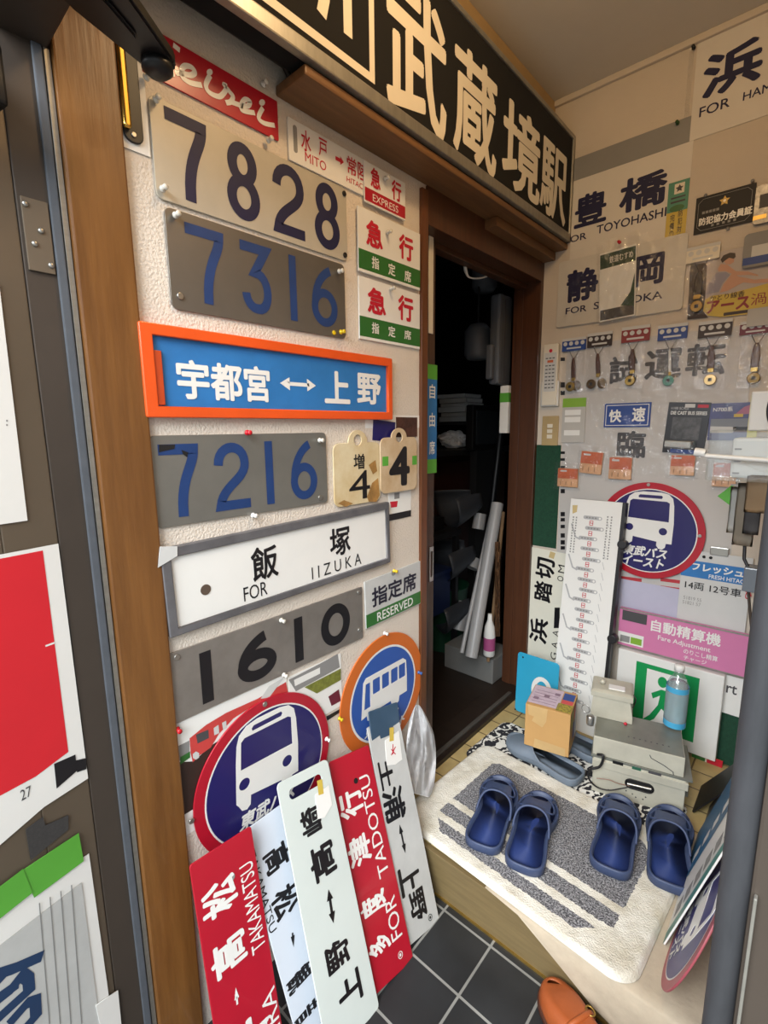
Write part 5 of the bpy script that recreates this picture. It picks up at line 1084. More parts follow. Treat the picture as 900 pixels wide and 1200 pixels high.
def sandal(label, M, L, W, side, m_sole, m_bed, m_up, group, holes=True, hgt=.062):
    o = empty('sandal', M); tag(o, label, 'sandal', group)
    P = [(x*side, y) for x, y in foot_outline(L, W)]
    if side < 0: P = P[::-1]
    lift = lambda b: (lambda x, y: b+.012*max(0, (y/L-.75)/.25)**2)
    add('sole', ringed([(inset(P, .006), 0.0), (P, lift(.006)), (P, lift(.026)), (inset(P, .0015), lift(.0295)), (inset(P, .006), lift(.029)), (inset(P, .009), lift(.020)), (inset(P, .012), lift(.017))], m_sole, True, False), M, o)
    add('footbed', ringed([(inset(P, .010), lift(.0185)), (inset(P, .022), lift(.0165)), (inset(P, .034), lift(.017))], m_bed), M, o)
    add('arch_line', tube_mesh([(side*(-.004+.007*math.sin(t*.9)), L*(.30+.05*t), 0.0176) for t in range(6)], .0010, m_sole), M, o)
    # vamp: a dome over the front part with side and toe openings
    bm = bmesh.new(); g = []; NJ, NI = 44, 56
    def half(y):
        xs = [p for p in P]; a = []
        for i in range(len(P)):
            (x1, y1), (x2, y2) = P[i], P[(i+1) % len(P)]
            if (y1-y)*(y2-y) <= 0 and y1 != y2: a.append(x1+(x2-x1)*(y-y1)/(y2-y1))
        return (min(a), max(a)) if len(a) >= 2 else (0, 0)
    for j in range(NJ+1):
        sj = j/NJ; row = []
        for i in range(NI+1):
            t = -1+2*i/NI
            y0 = L*(.625-.19*(abs(t)**2.2)); y = y0+(L*.985-y0)*sj
            a, b = half(min(y, L*.992)); c = (a+b)/2; h = (b-a)/2
            z = .020+(hgt-.020)*(1-abs(t)**2.4)*(1-.62*sj**1.6)+.004*max(0, .12-sj)/.12
            row.append((bm.verts.new((c+h*math.sin(t*math.pi/2)*.995, y, z)), t, sj))
        g.append(row)
    for j in range(NJ):
        for i in range(NI):
            _, t, sj = g[j][i]; t += 1/NI; sj += .5/NJ
            if holes:
                if (t/.55)**2+((sj-.98)/.52)**2 < 1: continue
                if ((abs(t)-.66)/.20)**2+((sj-.42)/.30)**2 < 1: continue
            bm.faces.new((g[j][i][0], g[j][i+1][0], g[j+1][i+1][0], g[j+1][i][0]))
    bmesh.ops.delete(bm, geom=[v for v in bm.verts if not v.link_faces], context='VERTS')
    bmesh.ops.smooth_vert(bm, verts=[v for v in bm.verts if v.is_boundary], factor=.5, use_axis_x=True, use_axis_y=True, use_axis_z=True)
    me = finish(bm, 'vamp', m_up, True); v = add('vamp', me, M, o); q = v.modifiers.new('t', 'SOLIDIFY'); q.thickness = .0045; q.offset = 0
    rim = []
    for i in range(0, NI+1, 2):
        t = -1+2*i/NI; y = L*(.625-.19*(abs(t)**2.2)); a, b = half(y); rim.append(((a+b)/2+(b-a)/2*math.sin(t*math.pi/2), y, .020+(hgt-.020)*(1-abs(t)**2.4)+.004))
    add('vamp_rim', tube_mesh(rim, .0034, m_up, smooth_path=False), M, o)
    if holes:
        for sg in (-1, 1):
            w_ = []
            for i in range(12):
                sj = .04+i*.055; t = sg*(.30+.34*math.sin(i*.28)); y0 = L*(.625-.19*abs(t)**2.2); y = y0+(L*.985-y0)*sj; a, b = half(min(y, L*.99)); z = .020+(hgt-.020)*(1-abs(t)**2.4)*(1-.62*sj**1.6)
                w_.append(((a+b)/2+(b-a)/2*math.sin(t*math.pi/2), y, z+.002))
            add('vamp_ridge', tube_mesh(w_, .0028, m_up), M, o)
    return o
SZ = ST+.0165
def place(heel_px, toe_px, z=SZ):
    h = onz(heel_px, z); t = onz(toe_px, z+.012); d = t-h; d.z = 0; a = math.atan2(-d.x, d.y)
    return Matrix.Translation((h.x, h.y, z)) @ Matrix.Rotation(a, 4, 'Z'), d.length
BG = 'navy rubber sandals on the mat'
for hp, tp, sd2, lb in (((563, 1001), (588, 926), -1, 'navy rubber sandal, leftmost on the door mat'), ((611, 1026), (633, 941), 1, 'navy rubber sandal, second from the left, crossing both white stripes'),
        ((713, 1029), (727, 949), -1, 'navy rubber sandal in front of the metal boxes, left of its pair'), ((784, 1048), (784, 960), 1, 'navy rubber sandal, rightmost on the mat beside leaning plates')):
    M, L = place(hp, tp); sandal(lb, M, .288, .119, sd2, M_blues, M_bluef, M_blues, BG)
GG = 'grey sandals under the box'
for hp, tp, sd2, lb in (((681, 919), (606, 872), -1, 'grey slip-on sandal under the front of the cardboard box'), ((706, 893), (634, 850), 1, 'grey slip-on sandal behind, mostly hidden by the cardboard box')):
    M, L = place(hp, tp, ST+.013); sandal(lb, M, .285, .112, sd2, M_greyf, M_greyf, M_greyf, GG, False, .052)

# ------------------------------------------------------------------ cardboard box on the grey sandals
BZ = ST+.013+.058
p0 = onz((614, 872), BZ); p1 = onz((666, 888), BZ); p2 = onz((689, 864), BZ)
ux = (p1-p0).normalized(); cbw = (p1-p0).length; uy = Vector((-ux.y, ux.x, 0)); cbd = .15; cbh = .158
cbM = Matrix((ux, uy, Vector((0, 0, 1)))).transposed().to_4x4(); cbM.translation = p0+ux*cbw/2+uy*cbd/2
cb = add('cardboard_box', box_mesh(-cbw/2, -cbd/2, 0, cbw/2, cbd/2, cbh, M_card, .002), cbM); tag(cb, 'small taped cardboard box standing on the grey sandals', 'box')
def onbox(name, x0, y0, x1, y1, m, lift=.0008): return add(name, flat_mesh([rrect(x0, y0, x1, y1)], cbh+lift, m), cbM, cb)
onbox('shipping_label', -cbw*.48, -cbd*.40, cbw*.20, cbd*.46, mat('label_pink', '#cdb9c6', .6, var=.12, vs=60))
for k_ in range(5): onbox('label_print', -cbw*.42, -cbd*.3+k_*.02, cbw*.12, -cbd*.3+k_*.02+.003, mat('label_ink', '#8a6f80'), .0012)
for k_ in range(3): onbox('label_print', -cbw*.4+k_*.032, -cbd*.2+k_*.028, -cbw*.4+k_*.032+.018, -cbd*.2+k_*.028+.018, mat('label_ink', '#8a6f80'), .0013)
onbox('blue_label', cbw*.22, cbd*.08, cbw*.47, cbd*.40, M_bluep); onbox('red_label', cbw*.22, -cbd*.10, cbw*.47, cbd*.07, mat('label_red', '#cf4a4a')); onbox('yellow_label', cbw*.16, -cbd*.46, cbw*.49, -cbd*.11, mat('label_yellow', '#c9b533', .5, var=.45, vs=120, col2='#2a2620'))
fbx = Frame(cbM @ Vector((cbw/2, 0, 0)), uy, (0, 0, 1))
for nm, b, m in (('yellow_label', (-cbd*.45, .09, -cbd*.05, .156), mat('label_yellow', '')), ('red_label', (-cbd*.02, .10, cbd*.2, .156), mat('label_red', '')), ('blue_label', (-cbd*.1, .03, cbd*.12, .095), M_bluep), ('side_label', (cbd*.16, .02, cbd*.45, .15), M_pale)):
    add(nm, flat_mesh([rrect(*b)], .0012, m), fbx.M(), cb)
ffx = Frame(cbM @ Vector((0, -cbd/2, 0)), ux, (0, 0, 1))
add('packing_tape', flat_mesh([[(-cbw*.45, .157), (-cbw*.42, .12), (-cbw*.30, .118), (-cbw*.34, .10), (-cbw*.1, .085), (-cbw*.02, .11), (cbw*.0, .157)]], .0008, mat('tan_tape', '#cdaa74', .3, coat=.4)), ffx.M(), cb)
add('packing_tape', flat_mesh([[(-cbw*.28, .0), (-cbw*.26, .035), (cbw*.42, .03), (cbw*.43, .0)]], .0008, mat('tan_tape', '')), ffx.M(), cb)

# ------------------------------------------------------------------ metal boxes with bottle
q0 = onz((693, 926), ST+.0085); q1 = onz((800, 958), ST+.0085); ux = (q1-q0); mw = ux.length; ux.normalize(); uy = Vector((-ux.y, ux.x, 0))
def frm(o): m = Matrix((ux, uy, Vector((0, 0, 1)))).transposed().to_4x4(); m.translation = o; return m
H1 = .122
MB = frm(q0); b1 = add('metal_case', box_mesh(0, .0, 0, mw, .15, H1, M_metalb, .003), MB); tag(b1, 'grey metal case with an oval hand hole, lowest of the stack', 'metal case', 'grey metal cases stacked on the step')
f1 = Frame(q0, ux, (0, 0, 1)); 
add('lid_lip', box_mesh(-.003, -.004, H1-.03, mw+.006, .152, H1-.004, M_metalb, .002), MB, b1)
add('hand_hole', shape_mesh([rrect(.098, .052, .172, .078, .013)], 0, .0008, M_dark), f1.M(), b1); add('hole_rim', shape_mesh([rrect(.094, .048, .176, .082, .017), rrect(.098, .052, .172, .078, .013)], 0, .004, M_black, .001), f1.M(), b1)
add('inner_bar', tube_mesh([(.102, .062, .002), (.168, .066, .002)], .004, M_steel), f1.M(), b1)
for x, z in ((.10, .035), (.118, .03), (.128, .022), (.148, .022), (.05, .02), (.155, .032)): add('rivet', shape_mesh([circ(x, z, .0022, 10)], 0, .001, M_dgrey), f1.M(), b1)
add('latch', box_mesh(mw, .03, .05, mw+.012, .05, .09, M_metalt, .002), MB, b1)
Z2 = ST+.0085+H1; M2 = frm(Vector((q0.x, q0.y, Z2)) + ux*-.004 + uy*.004)
H2 = .072
b2 = add('metal_case', box_mesh(.0, .0, .008, mw*.985, .17, H2, M_metalb, .002), M2); tag(b2, 'flat grey metal case in the middle of the stack carrying the bottle', 'metal case', 'grey metal cases stacked on the step')
add('base_flange', box_mesh(-.004, -.004, 0, mw+.02, .18, .008, M_metalt, .001), M2, b2); add('top_plate', box_mesh(.002, .002, H2, mw*.985-.002, .168, H2+.0012, M_metalt), M2, b2)
for k_ in range(8): add('slot_hole', flat_mesh([circ(.10+k_*.016, .04, .0028, 8)], H2+.0016, M_dgrey), M2, b2)
f2 = Frame(M2 @ Vector((0, 0, 0)), ux, (0, 0, 1)); add('dark_clip', box_mesh(.06, -.006, -.004, .09, .0, .006, M_black, .001), M2, b2); add('green_clip', box_mesh(.115, -.007, -.008, .14, .0, .004, mat('clip_green', '#2c5e4a', .4), .001), M2, b2); add('dark_clip', box_mesh(.16, -.006, -.01, .195, .0, .004, M_dgrey, .001), M2, b2)
add('scratch', flat_mesh(ribbon_poly([(.16, .055), (.165, .045), (.20, .032), (.225, .018), (.228, .004)], .0025), .0008, M_dgrey), f2.M(), b2)
Z3 = Z2+H2+.0015; r0 = onz((692, 838), Z3); 
M3 = frm(r0)
bm = bmesh.new(); w_ = .128
for z, x0, x1, y0, y1 in ((0, .0, w_, 0, .105), (.018, .0, w_, 0, .105), (.072, .004, w_-.006, .004, .10), (.076, -.002, w_+.002, -.003, .106), (.092, -.002, w_+.002, -.003, .106), (.098, .004, w_-.004, .006, .098)):
    pass
R = [[bm.verts.new(p) for p in ((x0, y0, z), (x1, y0, z), (x1, y1, z), (x0, y1, z))] for z, x0, x1, y0, y1 in ((0, .0, w_, 0, .105), (.02, .0, w_, 0, .105), (.074, .004, w_-.010, .004, .10), (.076, -.003, w_-.002, -.003, .106), (.094, -.003, w_-.002, -.003, .106), (.100, .006, w_-.010, .008, .098))]
bm.faces.new(R[0][::-1]); bm.faces.new(R[-1])
for a, b in zip(R, R[1:]):
    for i in range(4): bm.faces.new((a[i], a[(i+1) % 4], b[(i+1) % 4], b[i]))
bmesh.ops.bevel(bm, geom=bm.edges[:], offset=.0015, segments=2, affect='EDGES')
b3 = add('metal_case', finish(bm, 'case', M_metalb), M3); tag(b3, 'small lidded grey metal box on top of the stack beside the bottle', 'metal case', 'grey metal cases stacked on the step')
add('paper_scrap', box_mesh(.05, .02, .100, .10, .05, .104, M_white, .001), M3, b3); add('lid_knob', lathe_mesh([(.008, .1), (.010, .108), (.007, .115), (.002, .116)], M_metalb, 16), M3 @ Matrix.Translation((.03, .05, 0)), b3); add('hinge_pin', tube_mesh([(w_-.002, .0, .06), (w_+.006, .03, .075), (w_, .09, .06)], .002, M_black), M3, b3)
add('red_stud', lathe_mesh([(.005, 0), (.006, .004), (.002, .008)], M_redx, 12), M3 @ Matrix.Translation((w_-.02, -.008, 0)), b3)
# bottle
bp = onz((787, 856), Z3); BM = Matrix.Translation((bp.x, bp.y+.034, Z3))
bt = add('water_bottle', lathe_mesh([(.024, 0), (.030, .003), (.032, .012), (.0315, .05), (.0325, .09), (.0325, .135), (.031, .15), (.025, .166), (.016, .182), (.0125, .19), (.0125, .197)], M_water, 36), BM); tag(bt, 'clear plastic drink bottle with a pale blue label and white cap', 'bottle')
add('cap', lathe_mesh([(.0148, .195), (.0148, .213), (.0135, .216)], M_white, 28), BM, bt)
add('water', lathe_mesh([(.022, .003), (.0295, .006), (.0305, .05), (.031, .13), (.024, .158)], mat('bottle_water', '#e6f0f2', .1, var=.03, trans=.7), 30), BM, bt)
add('label_band', lathe_mesh([(.0331, .128), (.0331, .146)], M_cyan, 36, False), BM, bt); add('label_foot', lathe_mesh([(.0326, .006), (.0326, .026)], M_cyan, 36, False), BM, bt)
add('label', lathe_mesh([(.0329, .026), (.0331, .128)], clear('label_film', '#d5ecf2', .06, .3, .2, .1), 36, False), BM, bt)
# key ring beside the box, cable on the lower case
kp_ = onz((700, 840), Z3)
kx = ony((690, 836), q0.y-.004); 
kr = add('key_ring', tube_mesh([(kx.x-.010+.013*math.cos(t*.7), kx.y, kx.z+.012+.013*math.sin(t*.7)) for t in range(10)], .0016, M_steel), I4); tag(kr, 'small metal padlock and ring hanging at the left end of the stack', 'padlock')
add('lock_body', lathe_mesh([(.011, -.006), (.012, 0), (.012, .022), (.009, .026)], M_steel, 16), Matrix.Translation((kx.x+.006, kx.y, kx.z-.03)), kr)
def f1p(px, n=.006): u, v = f1.at(px, n); return f1.O+f1.U*u+f1.V*v+f1.N*n
cbp = [f1p(q, n_) for q, n_ in (((700, 884), .004), ((707, 886), .012), ((703, 898), .016), ((692, 902), .016), ((690, 912), .014), ((699, 922), .012), ((713, 926), .010), ((728, 924), .006), ((738, 922), .0))]
cc = add('cable', tube_mesh(cbp, [.004, .004, .004, .004, .0034, .0025, .0018, .0018, .0018], M_cord), I4); tag(cc, 'black looped cable running into the hand hole of the lowest case', 'cable')
add('wire', tube_mesh([f1p(q, n_) for q, n_ in (((699, 912), .014), ((714, 914), .010), ((724, 918), .008), ((738, 921), .0))], .0014, mat('copper_wire', '#9c7a6a', .4)), I4, cc)

# ------------------------------------------------------------------ plates leaning on the right wall
RG = 'plates leaning at the right end of the step'
def rplate(label, x, y0, L, h, lean_, m, thick=.004):
    k = math.radians(lean_); f = Frame((x, y0, ST+.001), (0, -1, 0), (math.sin(k), 0, math.cos(k)))
    return Sign('leaning_plate', label, 'plate', f, shape_mesh([rrect(-L, 0, 0, h, .004)], 0, thick, m, .001), thick, RG)
s = rplate('long white plate with a teal band leaning at the right above the round sign', .7457, -.832, .42, .36, 16, M_white, .004)
s.rect('teal_band', (-.034, .0, -.001, .36), mat('band_teal', '#4d8a82', .4), .0005); s.rect('blue_band', (-.42, .0, -.19, .36), mat('band_blue', '#2f6287', .4), .0005)
for k_ in range(6): s.rect('letter_print', (-.10, .03+k_*.055, -.055, .03+k_*.055+.04), M_mgrey, .0005)
for k_ in range(5): s.rect('letter_print', (-.27, .05+k_*.06, -.235, .05+k_*.06+.04), M_pale, .0008)
k = math.radians(18); fd = Frame((.755, -.86, ST+.002), (0, -1, 0), (math.sin(k), 0, math.cos(k))).moved(0, .16, -.003, -8)
s = bus_disc('faded purple disc with a red rim leaning at the right edge of the step', fd, .16, mat('faded_rim', '#a8525c', .4), mat('faded_purple', '#3f3c74', .35), True)
s = rplate('dark grey plate with holes between the black plate and teal banded one', .752, -.47, .20, .24, 20, mat('smoky_plate', '#4a463f', .35))
for k_ in range(2): s.child('cut_out', flat_mesh([circ(-.05-k_*.08, .10, .018, 20, .03)], s.n+.0006, M_mgrey))
s = rplate('white plate with a black oval mark just behind the black tilted plate', .775, -.40, .20, .26, 20, M_paper)
s.polys('oval_mark', [circ(-.06, .13, .04, 24, .06)], M_blk, px=False); s.polys('oval_mark', [circ(-.06, .13, .026, 24, .045)], M_white, .0009, px=False)
s = rplate('black plate standing tilted right of the metal cases', .716, -.335, .15, .30, 33, M_black, .005)

# ------------------------------------------------------------------ right side: plug box, cables, rack
FR = Frame((0, -.42, 0), (1, 0, 0), (0, 0, 1))
def fr(px): u, v = FR.at(px); return u, v
a_, b_ = fr((836, 504)), fr((912, 574))
rb = add('plug_cover', box_mesh(a_[0], b_[1]+.02, -.05, .898, a_[1], .06, M_glassc, .006), FR.M()); tag(rb, 'clear plastic socket cover with white plug on the right side', 'socket cover')
c0, c1 = fr((862, 508)), fr((900, 570)); add('plug_block', box_mesh(c0[0], c1[1]+.02, -.03, .896, c0[1]-.01, .035, M_whitep, .008), FR.M(), rb)
for k_ in range(4): add('plug_slot', box_mesh(c0[0]+.006, c0[1]-.04-k_*.03, .0345, c0[0]+.02, c0[1]-.036-k_*.03, .0362, M_mgrey), FR.M(), rb)
l0, l1 = fr((826, 528)), fr((905, 538)); add('lever', tube_mesh([(l0[0]+.01, l0[1]-.01, .064), (l1[0], l1[1]+.0, .068)], .006, M_whitep), FR.M(), rb); add('lever_tip', tube_mesh([(l0[0]-.012, l0[1]-.001, .064), (l0[0]+.012, l0[1]-.004, .064)], .011, M_whitep), FR.M(), rb)
c0, c1 = fr((886, 458)), fr((915, 505)); pb = add('socket_strip', box_mesh(c0[0]-.01, c1[1], -.06, .897, c0[1], -.02, M_pale, .004), FR.M()); tag(pb, 'pale wall box with bundled cables above the clear socket cover', 'socket')
for k_, (r_, m) in enumerate(((.05, M_whitep), (.042, M_whitep), (.034, M_greyp), (.046, M_cord), (.028, M_whitep))):
    cx, cy = c0[0]+.055, (c0[1]+c1[1])/2+.005; r_ *= .72; add('cable', tube_mesh([(cx+r_*math.cos(1.2+t*.45)*.8, cy+r_*1.5*math.sin(1.2+t*.45), -.012+.006*k_) for t in range(11)], .0035, m), FR.M(), pb)
s = Sign('yellow_card', 'pale yellow card edge beside the cables at the right', 'card', FR.moved(*fr((881, 485)), -.03), shape_mesh([rrect(-.008, -.06, .012, .045)], 0, .003, mat('pale_yellow', '#cfca86', .6)), .003)
# hanging rack of small cloths and papers
rk = add('hanging_rack', tube_mesh([Vector((*fr((876, 580)), .0)), Vector((*fr((872, 655)), .0)), Vector((*fr((892, 690)), .03))], .004, M_black, smooth_path=False), FR.M()); tag(rk, 'thin black wire rack behind the grey post at right', 'rack')
add('rack_holder', box_mesh(fr((874, 660))[0], fr((874, 690))[1], -.02, .895, fr((874, 662))[1], .03, mat('smoky_box', '#5f666e', .2, var=.05), .003), FR.M(), rk)
add('rack_side', tube_mesh([Vector((*fr((876, 690)), -.01)), Vector((*fr((882, 770)), -.01)), Vector((*fr((878, 800)), .0))], .0035, M_bronzeD), FR.M(), rk)
for k_, (px0, px1, m, lb) in enumerate((((857, 570), (872, 626), M_greyb, 'grey paper slip hanging at the left of the wire rack'), ((866, 565), (882, 640), mat('taupe_paper', '#9c9384', .7), 'taupe paper slip hanging in the middle of the wire rack'), ((876, 580), (890, 625), M_dgrey, 'dark folded slip hanging nearest the grey post'), ((878, 555), (900, 600), mat('buff', '#a98f6e', .7), 'buff paper slip hanging above the wire rack'))):
    a_, b_ = fr(px0), fr(px1); o = add('paper_slip', sheet(FR, a_[0], b_[1], b_[0], a_[1], .012*k_, m, .010, 8, k_, .002), FR.M()); tag(o, lb, 'paper', 'slips on the wire rack')
s = Sign('green_tag', 'small bright green tag beside the hanging paper slips', 'tag', FR.moved(*fr((850, 583)), -.02), shape_mesh([[(-.02, 0), (.012, .035), (.02, -.03)]], 0, .002, mat('tag_green', '#4f9a2f', .6)), .002)
# tan shoe on the tiles at the foot of the step
def shoe():
    a = onz((655, 1150), .05); M = Matrix.Translation((.789, -1.123, 0)) @ Matrix.Rotation(math.radians(65), 4, 'Z')
    o = empty('leather_shoe', M); tag(o, 'tan leather shoe on the black tiles below the step', 'shoe')
    L, W = .28, .10; P = foot_outline(L, W)
    add('sole', ringed([(inset(P, .003), .0), (P, .003), (P, .014), (inset(P, .003), .017)], M_brownl), M, o)
    bm = bmesh.new(); R = []
    for k_ in range(9):
        t = k_/8; ring = []
        for x, y in inset(P, .003):
            yy = y/L; top = .058 if yy < .5 else .058-.026*((yy-.5)/.5)**1.2
            sq = 1-.55*t**2.2; ring.append(bm.verts.new((x*sq, L*.5+(y-L*.5)*(1-.10*t**2), .015+(top-.0)*math.sin(t*math.pi/2)*(1.0 if yy < .45 else 1.0))))
        R.append(ring)
    for a_, b_ in zip(R, R[1:]):
        for i in range(len(a_)): bm.faces.new((a_[i], a_[(i+1) % len(a_)], b_[(i+1) % len(b_)], b_[i]))
    # close the instep, leave the heel half open
    n = len(R[-1]); top = R[-1]
    for i in range(n//2-4):
        j = n-1-i
        if abs(i-j) > 1 and max(top[i].co.y, top[j].co.y) > L*.50 and i+1 < j-1+1:
            try: bm.faces.new((top[i], top[i+1], top[j-1], top[j]))
            except Exception: pass
    u = add('upper', finish(bm, 'upper', M_lea, True), M, o); q = u.modifiers.new('t', 'SOLIDIFY'); q.thickness = .003
    add('collar', tube_mesh([(x*.45, L*.5+(y-L*.5)*.9, .074) for x, y in inset(P, .003) if y < L*.52][::1][:10], .003, M_brownl), M, o)
    add('strap', tube_mesh([(-.046, L*.62, .03), (-.03, L*.60, .062), (0, L*.59, .07), (.03, L*.60, .062), (.046, L*.62, .03)], .006, M_lea), M, o)
    add('buckle', tube_mesh([(.03+.008*math.cos(t*.7), L*.60+.01*math.sin(t*.7), .068) for t in range(10)], .0018, M_brass), M, o)
    return o
shoe()

# ------------------------------------------------------------------ things inside the dark room
XI = -.22
def inx(px, x=XI): return onx(px, x)
def cyl(name, label, cat, p0, p1, r, m, group=None, k=20):
    o = add(name, tube_mesh([p0, p1], r, m, k, smooth_path=False), I4); tag(o, label, cat, group); return o
ZF = ST+.012
pT, pB = inx((583, 590), -.20), inx((552, 770), -.16); cyl('pvc_pipe', 'thick grey plastic pipe leaning inside the doorway', 'pipe', pB, pT, .028, M_pvc, 'grey pipes in the dark room')
pT, pB = inx((575, 606), -.225), inx((541, 765), -.19); cyl('pvc_pipe', 'thin grey pipe leaning behind the thick one in the doorway', 'pipe', pB, pT, .009, M_pvc, 'grey pipes in the dark room')
pT, pB = inx((590, 600), -.17), inx((572, 775), -.14); cyl('wooden_pole', 'rough thin wooden pole leaning by the dark jamb', 'pole', pB, pT, .008, mat('raw_wood', '#7d6142', .8, var=.2))
# signal post with hoods
sp = empty('signal_post', Matrix.Translation(inx((545, 800), -.42))); tag(sp, 'post of three black flared signal hoods with grey lamp tubes in the dark room', 'signal post')
def hood(px, x, r, parent):
    p = inx(px, x); bm = bmesh.new(); rows = []
    for j in range(9):
        t = j/8; row = []
        for i in range(25):
            a = math.pi*(-.15+1.3*i/24); rr = r*(.45+.75*t); row.append(bm.verts.new((math.cos(a)*rr, -t*.17, -math.sin(a)*rr*(.9-.25*t))))
        rows.append(row)
    for a, b in zip(rows, rows[1:]):
        for i in range(24): bm.faces.new((a[i], a[i+1], b[i+1], b[i]))
    me = finish(bm, 'hood', mat('hood_black', '#33363c', .55, var=.1), True); M = Matrix.Translation(p) @ Matrix.Rotation(math.radians(-35), 4, 'Z') @ Matrix.Rotation(math.radians(12), 4, 'X')
    o = add('signal_hood', me, M, parent); q = o.modifiers.new('t', 'SOLIDIFY'); q.thickness = .004
for px in ((558, 582), (550, 642), (545, 702)): hood(px, -.40, .15, sp)
for a, b in (((563, 602), (560, 620)), ((557, 655), (553, 666)), ((545, 705), (537, 738))): add('lamp_tube', tube_mesh([inx(b, -.38), inx(a, -.38)], .032, M_pvc, 20, smooth_path=False), I4, sp)
add('post', tube_mesh([inx((552, 800), -.48), inx((590, 480), -.48)], .02, M_black, smooth_path=False), I4, sp)
# spray bottle
bm = bmesh.new(); bmesh.ops.create_grid(bm, x_segments=14, y_segments=40, size=.5)
for v in bm.verts:
    p_ = inx((583+6*v.co.x, 690-110*v.co.y), -.118+.012*noise.noise(Vector((v.co.x*4, v.co.y*14, 2)))); v.co = p_
bmesh.ops.solidify(bm, geom=bm.faces[:], thickness=.004)
o = add('kraft_paper', finish(bm, 'kraft', mat('kraft_brown', '#6d4b2c', .7, var=.35, vs=40, bump=.4, bs=60)), I4); tag(o, 'crumpled brown kraft paper strip beside the dark jamb', 'paper')
p = inx((573, 768), -.14); M = Matrix.Translation(p); sb_ = add('spray_bottle', lathe_mesh([(.022, 0), (.026, .006), (.026, .10), (.022, .14), (.011, .17), (.009, .20)], M_whitep, 24), M); tag(sb_, 'white spray bottle standing at the foot of the dark jamb', 'bottle')
add('pink_label', lathe_mesh([(.0265, .03), (.0265, .09)], mat('label_magenta', '#a04a7a'), 24, False), M, sb_)
# bottom box and bin
p = inx((560, 790), -.22); o = wbox('foam_block', p.x-.18, p.y-.02, ZF, p.x+.09, p.y+.16, ZF+.12, mat('foam_grey', '#6f6f6c', .8, var=.06), .004); tag(o, 'pale foam block on the plank floor behind the pipes', 'block')
p = inx((519, 790), -.55); o = add('waste_bin', lathe_mesh([(.10, 0), (.13, .34), (.136, .35), (.126, .345), (.096, .01)], mat('bin_green', '#14402a', .5), 28, False), Matrix.Translation((p.x, p.y, ZF))); tag(o, 'dark green bin at the left inside the doorway', 'bin')
# cabinets, shelf and clutter further in
cab = wbox('cabinet', -1.30, .30, ZF, -.75, 1.15, 1.17, mat('cabinet_red', '#3a1a12', .5, var=.15), .004); tag(cab, 'dark reddish wooden cabinet at the back of the dark room', 'cabinet')
wbox('cabinet_door', -.75, .34, ZF+.06, -.742, .70, 1.12, mat('cabinet_red', ''), .002, cab); wbox('cabinet_door', -.75, .74, ZF+.06, -.742, 1.11, 1.12, mat('cabinet_brown', '#3f2a18', .5), .002, cab)
tb = wbox('low_table', -.78, -.35, .80, -.40, .06, .83, M_black, .003); tag(tb, 'low black stand at the left inside the doorway', 'table')
for x, y in ((-.76, -.33), (-.42, -.33), (-.76, .04), (-.42, .04)): wbox('leg', x-.012, y-.012, ZF, x+.012, y+.012, .80, M_black, .001, tb)
o = wbox('recorder', -.72, -.28, .83, -.46, .0, .89, M_black, .004); tag(o, 'black recorder box on the low stand', 'recorder'); 
o2 = add('magazine', sheet(FL, -.22, 0, -.06, .12, 0, mat('glossy_print', '#a88c94', .3, var=.5, vs=60), .006, 8, 2, .003), Matrix.Translation((-.50, 0, .897)) @ Matrix.Rotation(math.radians(-90), 4, 'Y') @ FL.M() if False else Matrix.Translation((-.64, -.14, .895))); o2.data.transform(Matrix.Translation((.14, -.06, 0))); tag(o2, 'crumpled glossy magazine on the black recorder', 'magazine')
bb = wbox('storage_box', -.80, -.42, .42, -.42, .0, .62, mat('box_blue', '#1b2c56', .6), .004); tag(bb, 'dark blue box under the low black stand', 'box')
wbox('lid', -.81, -.43, .62, -.41, .01, .64, mat('box_blue', ''), .003, bb)
sh = wbox('shelf_unit', -1.25, .10, 1.17, -.62, 1.05, 1.20, M_dark, .002); tag(sh, 'dark shelf board carrying paper stacks inside the dark room', 'shelf')
pb_ = inx((541, 515), -.80)
o = add('plastic_wrap', None, I4) if False else None
bm = bmesh.new(); bmesh.ops.create_icosphere(bm, subdivisions=4, radius=.085)
for v in bm.verts:
    k_ = 1+.35*noise.noise(v.co*18)+.15*noise.noise(v.co*50); v.co *= k_; v.co.z = max(v.co.z*.62, -.05)
o = add('plastic_wrap', finish(bm, 'wrap', M_cloth, False), Matrix.Translation((-.80, inx((532, 503), -.80).y, 1.20+.051))); tag(o, 'crumpled white plastic wrap lying on the dark shelf', 'plastic wrap')
yb = inx((541, 480), -.85).y
zb_ = 1.34
sh2 = wbox('upper_shelf', -1.2, yb-.18, zb_, -.70, yb+.35, zb_+.02, M_dark, .002); tag(sh2, 'upper dark shelf under the stack of paperbacks', 'shelf')
z_ = zb_+.02
for k_, (h_, sh_, m) in enumerate(((.032, .0, M_greyb), (.026, .02, M_paperg), (.034, -.01, M_pale), (.022, .015, M_greyb), (.03, 0, M_paperg), (.024, -.02, M_pale))):
    o = wbox('paperback', -.94, yb-.12+sh_, z_, -.74, yb+.07+sh_, z_+h_-.002, m, .002); tag(o, ('lowest', 'second lowest', 'third lowest', 'third from top', 'second from top', 'topmost')[k_]+' volume of the paper stack in the dark room', 'book', 'paper stack in the dark room'); z_ += h_
    wbox('page_block', -.7395, yb-.11+sh_, z_-h_+.004, -.7385, yb+.06+sh_, z_-.006, M_paper, 0, o)
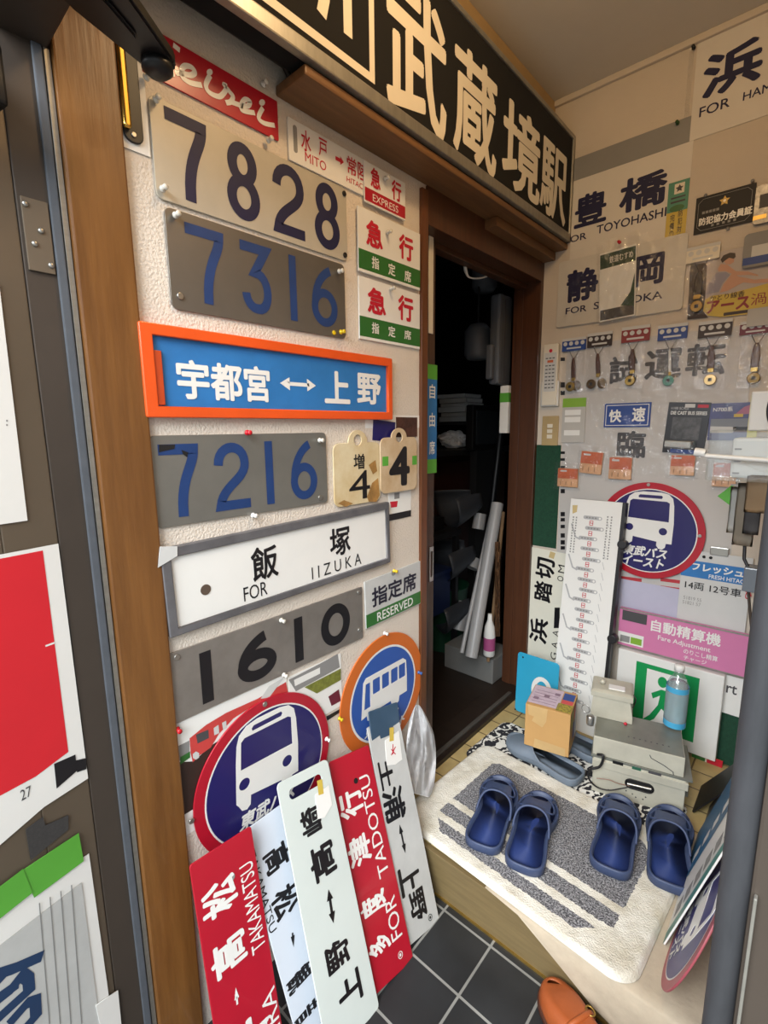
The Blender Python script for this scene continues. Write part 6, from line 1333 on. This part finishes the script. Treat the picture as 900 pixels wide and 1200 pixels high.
p = inx((571, 500), -.55); tv = wbox('monitor', p.x-.05, p.y-.15, p.z-.13, p.x, p.y+.16, p.z+.12, M_blackm, .008); tag(tv, 'old dark monitor on the shelf inside the doorway', 'monitor')
wbox('screen', p.x, p.y-.12, p.z-.10, p.x+.003, p.y+.13, p.z+.09, mat('screen_grey', '#2c3034', .2), .004, tv)
wbox('support', p.x-.048, p.y-.1, ZF, p.x-.004, p.y+.12, p.z-.132, M_dark, .002, tv)
# hanging grey boxes near the lintel
p = inx((577, 400), -.16); hb_ = wbox('plastic_case', p.x-.03, p.y+.025, 1.50, p.x+.02, p.y+.13, 1.86, mat('case_grey', '#54575d', .5), .014); tag(hb_, 'grey plastic case hanging at the right inside the doorway', 'case')
wbox('case_seam', p.x+.016, p.y+.06, 1.52, p.x+.0215, p.y+.066, 1.84, M_dgrey, 0, hb_); wbox('case_lid', p.x-.03, p.y+.0, 1.52, p.x+.0, p.y+.025, 1.66, mat('case_grey', ''), .008, hb_)
for k_, (px, r_) in enumerate((((568, 325), .055), ((560, 405), .06))):
    p = inx(px, -.30); o = add('lamp_shade', lathe_mesh([(r_*.75, 0), (r_, .02), (r_, .12), (r_*.6, .15)], mat('case_grey', ''), 28), Matrix.Translation((p.x, p.y, p.z-.06))); add('hanger', tube_mesh([(p.x, p.y, p.z+.08), (p.x, p.y, CEIL)], .005, M_dark), I4, o); tag(o, ('upper', 'lower')[k_]+' rounded grey housing hanging in the dark room', 'housing', 'grey housings in the dark room')
P_ = [inx((540, 284), -.09)]+[inx(q, -.09) for q in ((540, 298), (544, 308), (546, 318), (550, 325), (562, 326), (575, 322), (586, 317))]
o = add('white_cable', tube_mesh(P_, [.005, .006, .007, .006, .003, .003, .003, .003], M_whitep), I4); tag(o, 'white plug and cable hanging under the doorway lintel', 'cable')
p = inx((592, 480), -.14); o = wbox('poster_tube', p.x-.02, p.y-.012, p.z-.10, p.x+.02, p.y+.02, p.z+.10, M_paper, .003); tag(o, 'white paper roll with green band beside the doorway jamb', 'paper roll'); wbox('green_band', p.x-.021, p.y-.013, p.z+.03, p.x+.021, p.y+.021, p.z+.07, M_gtape, .002, o)
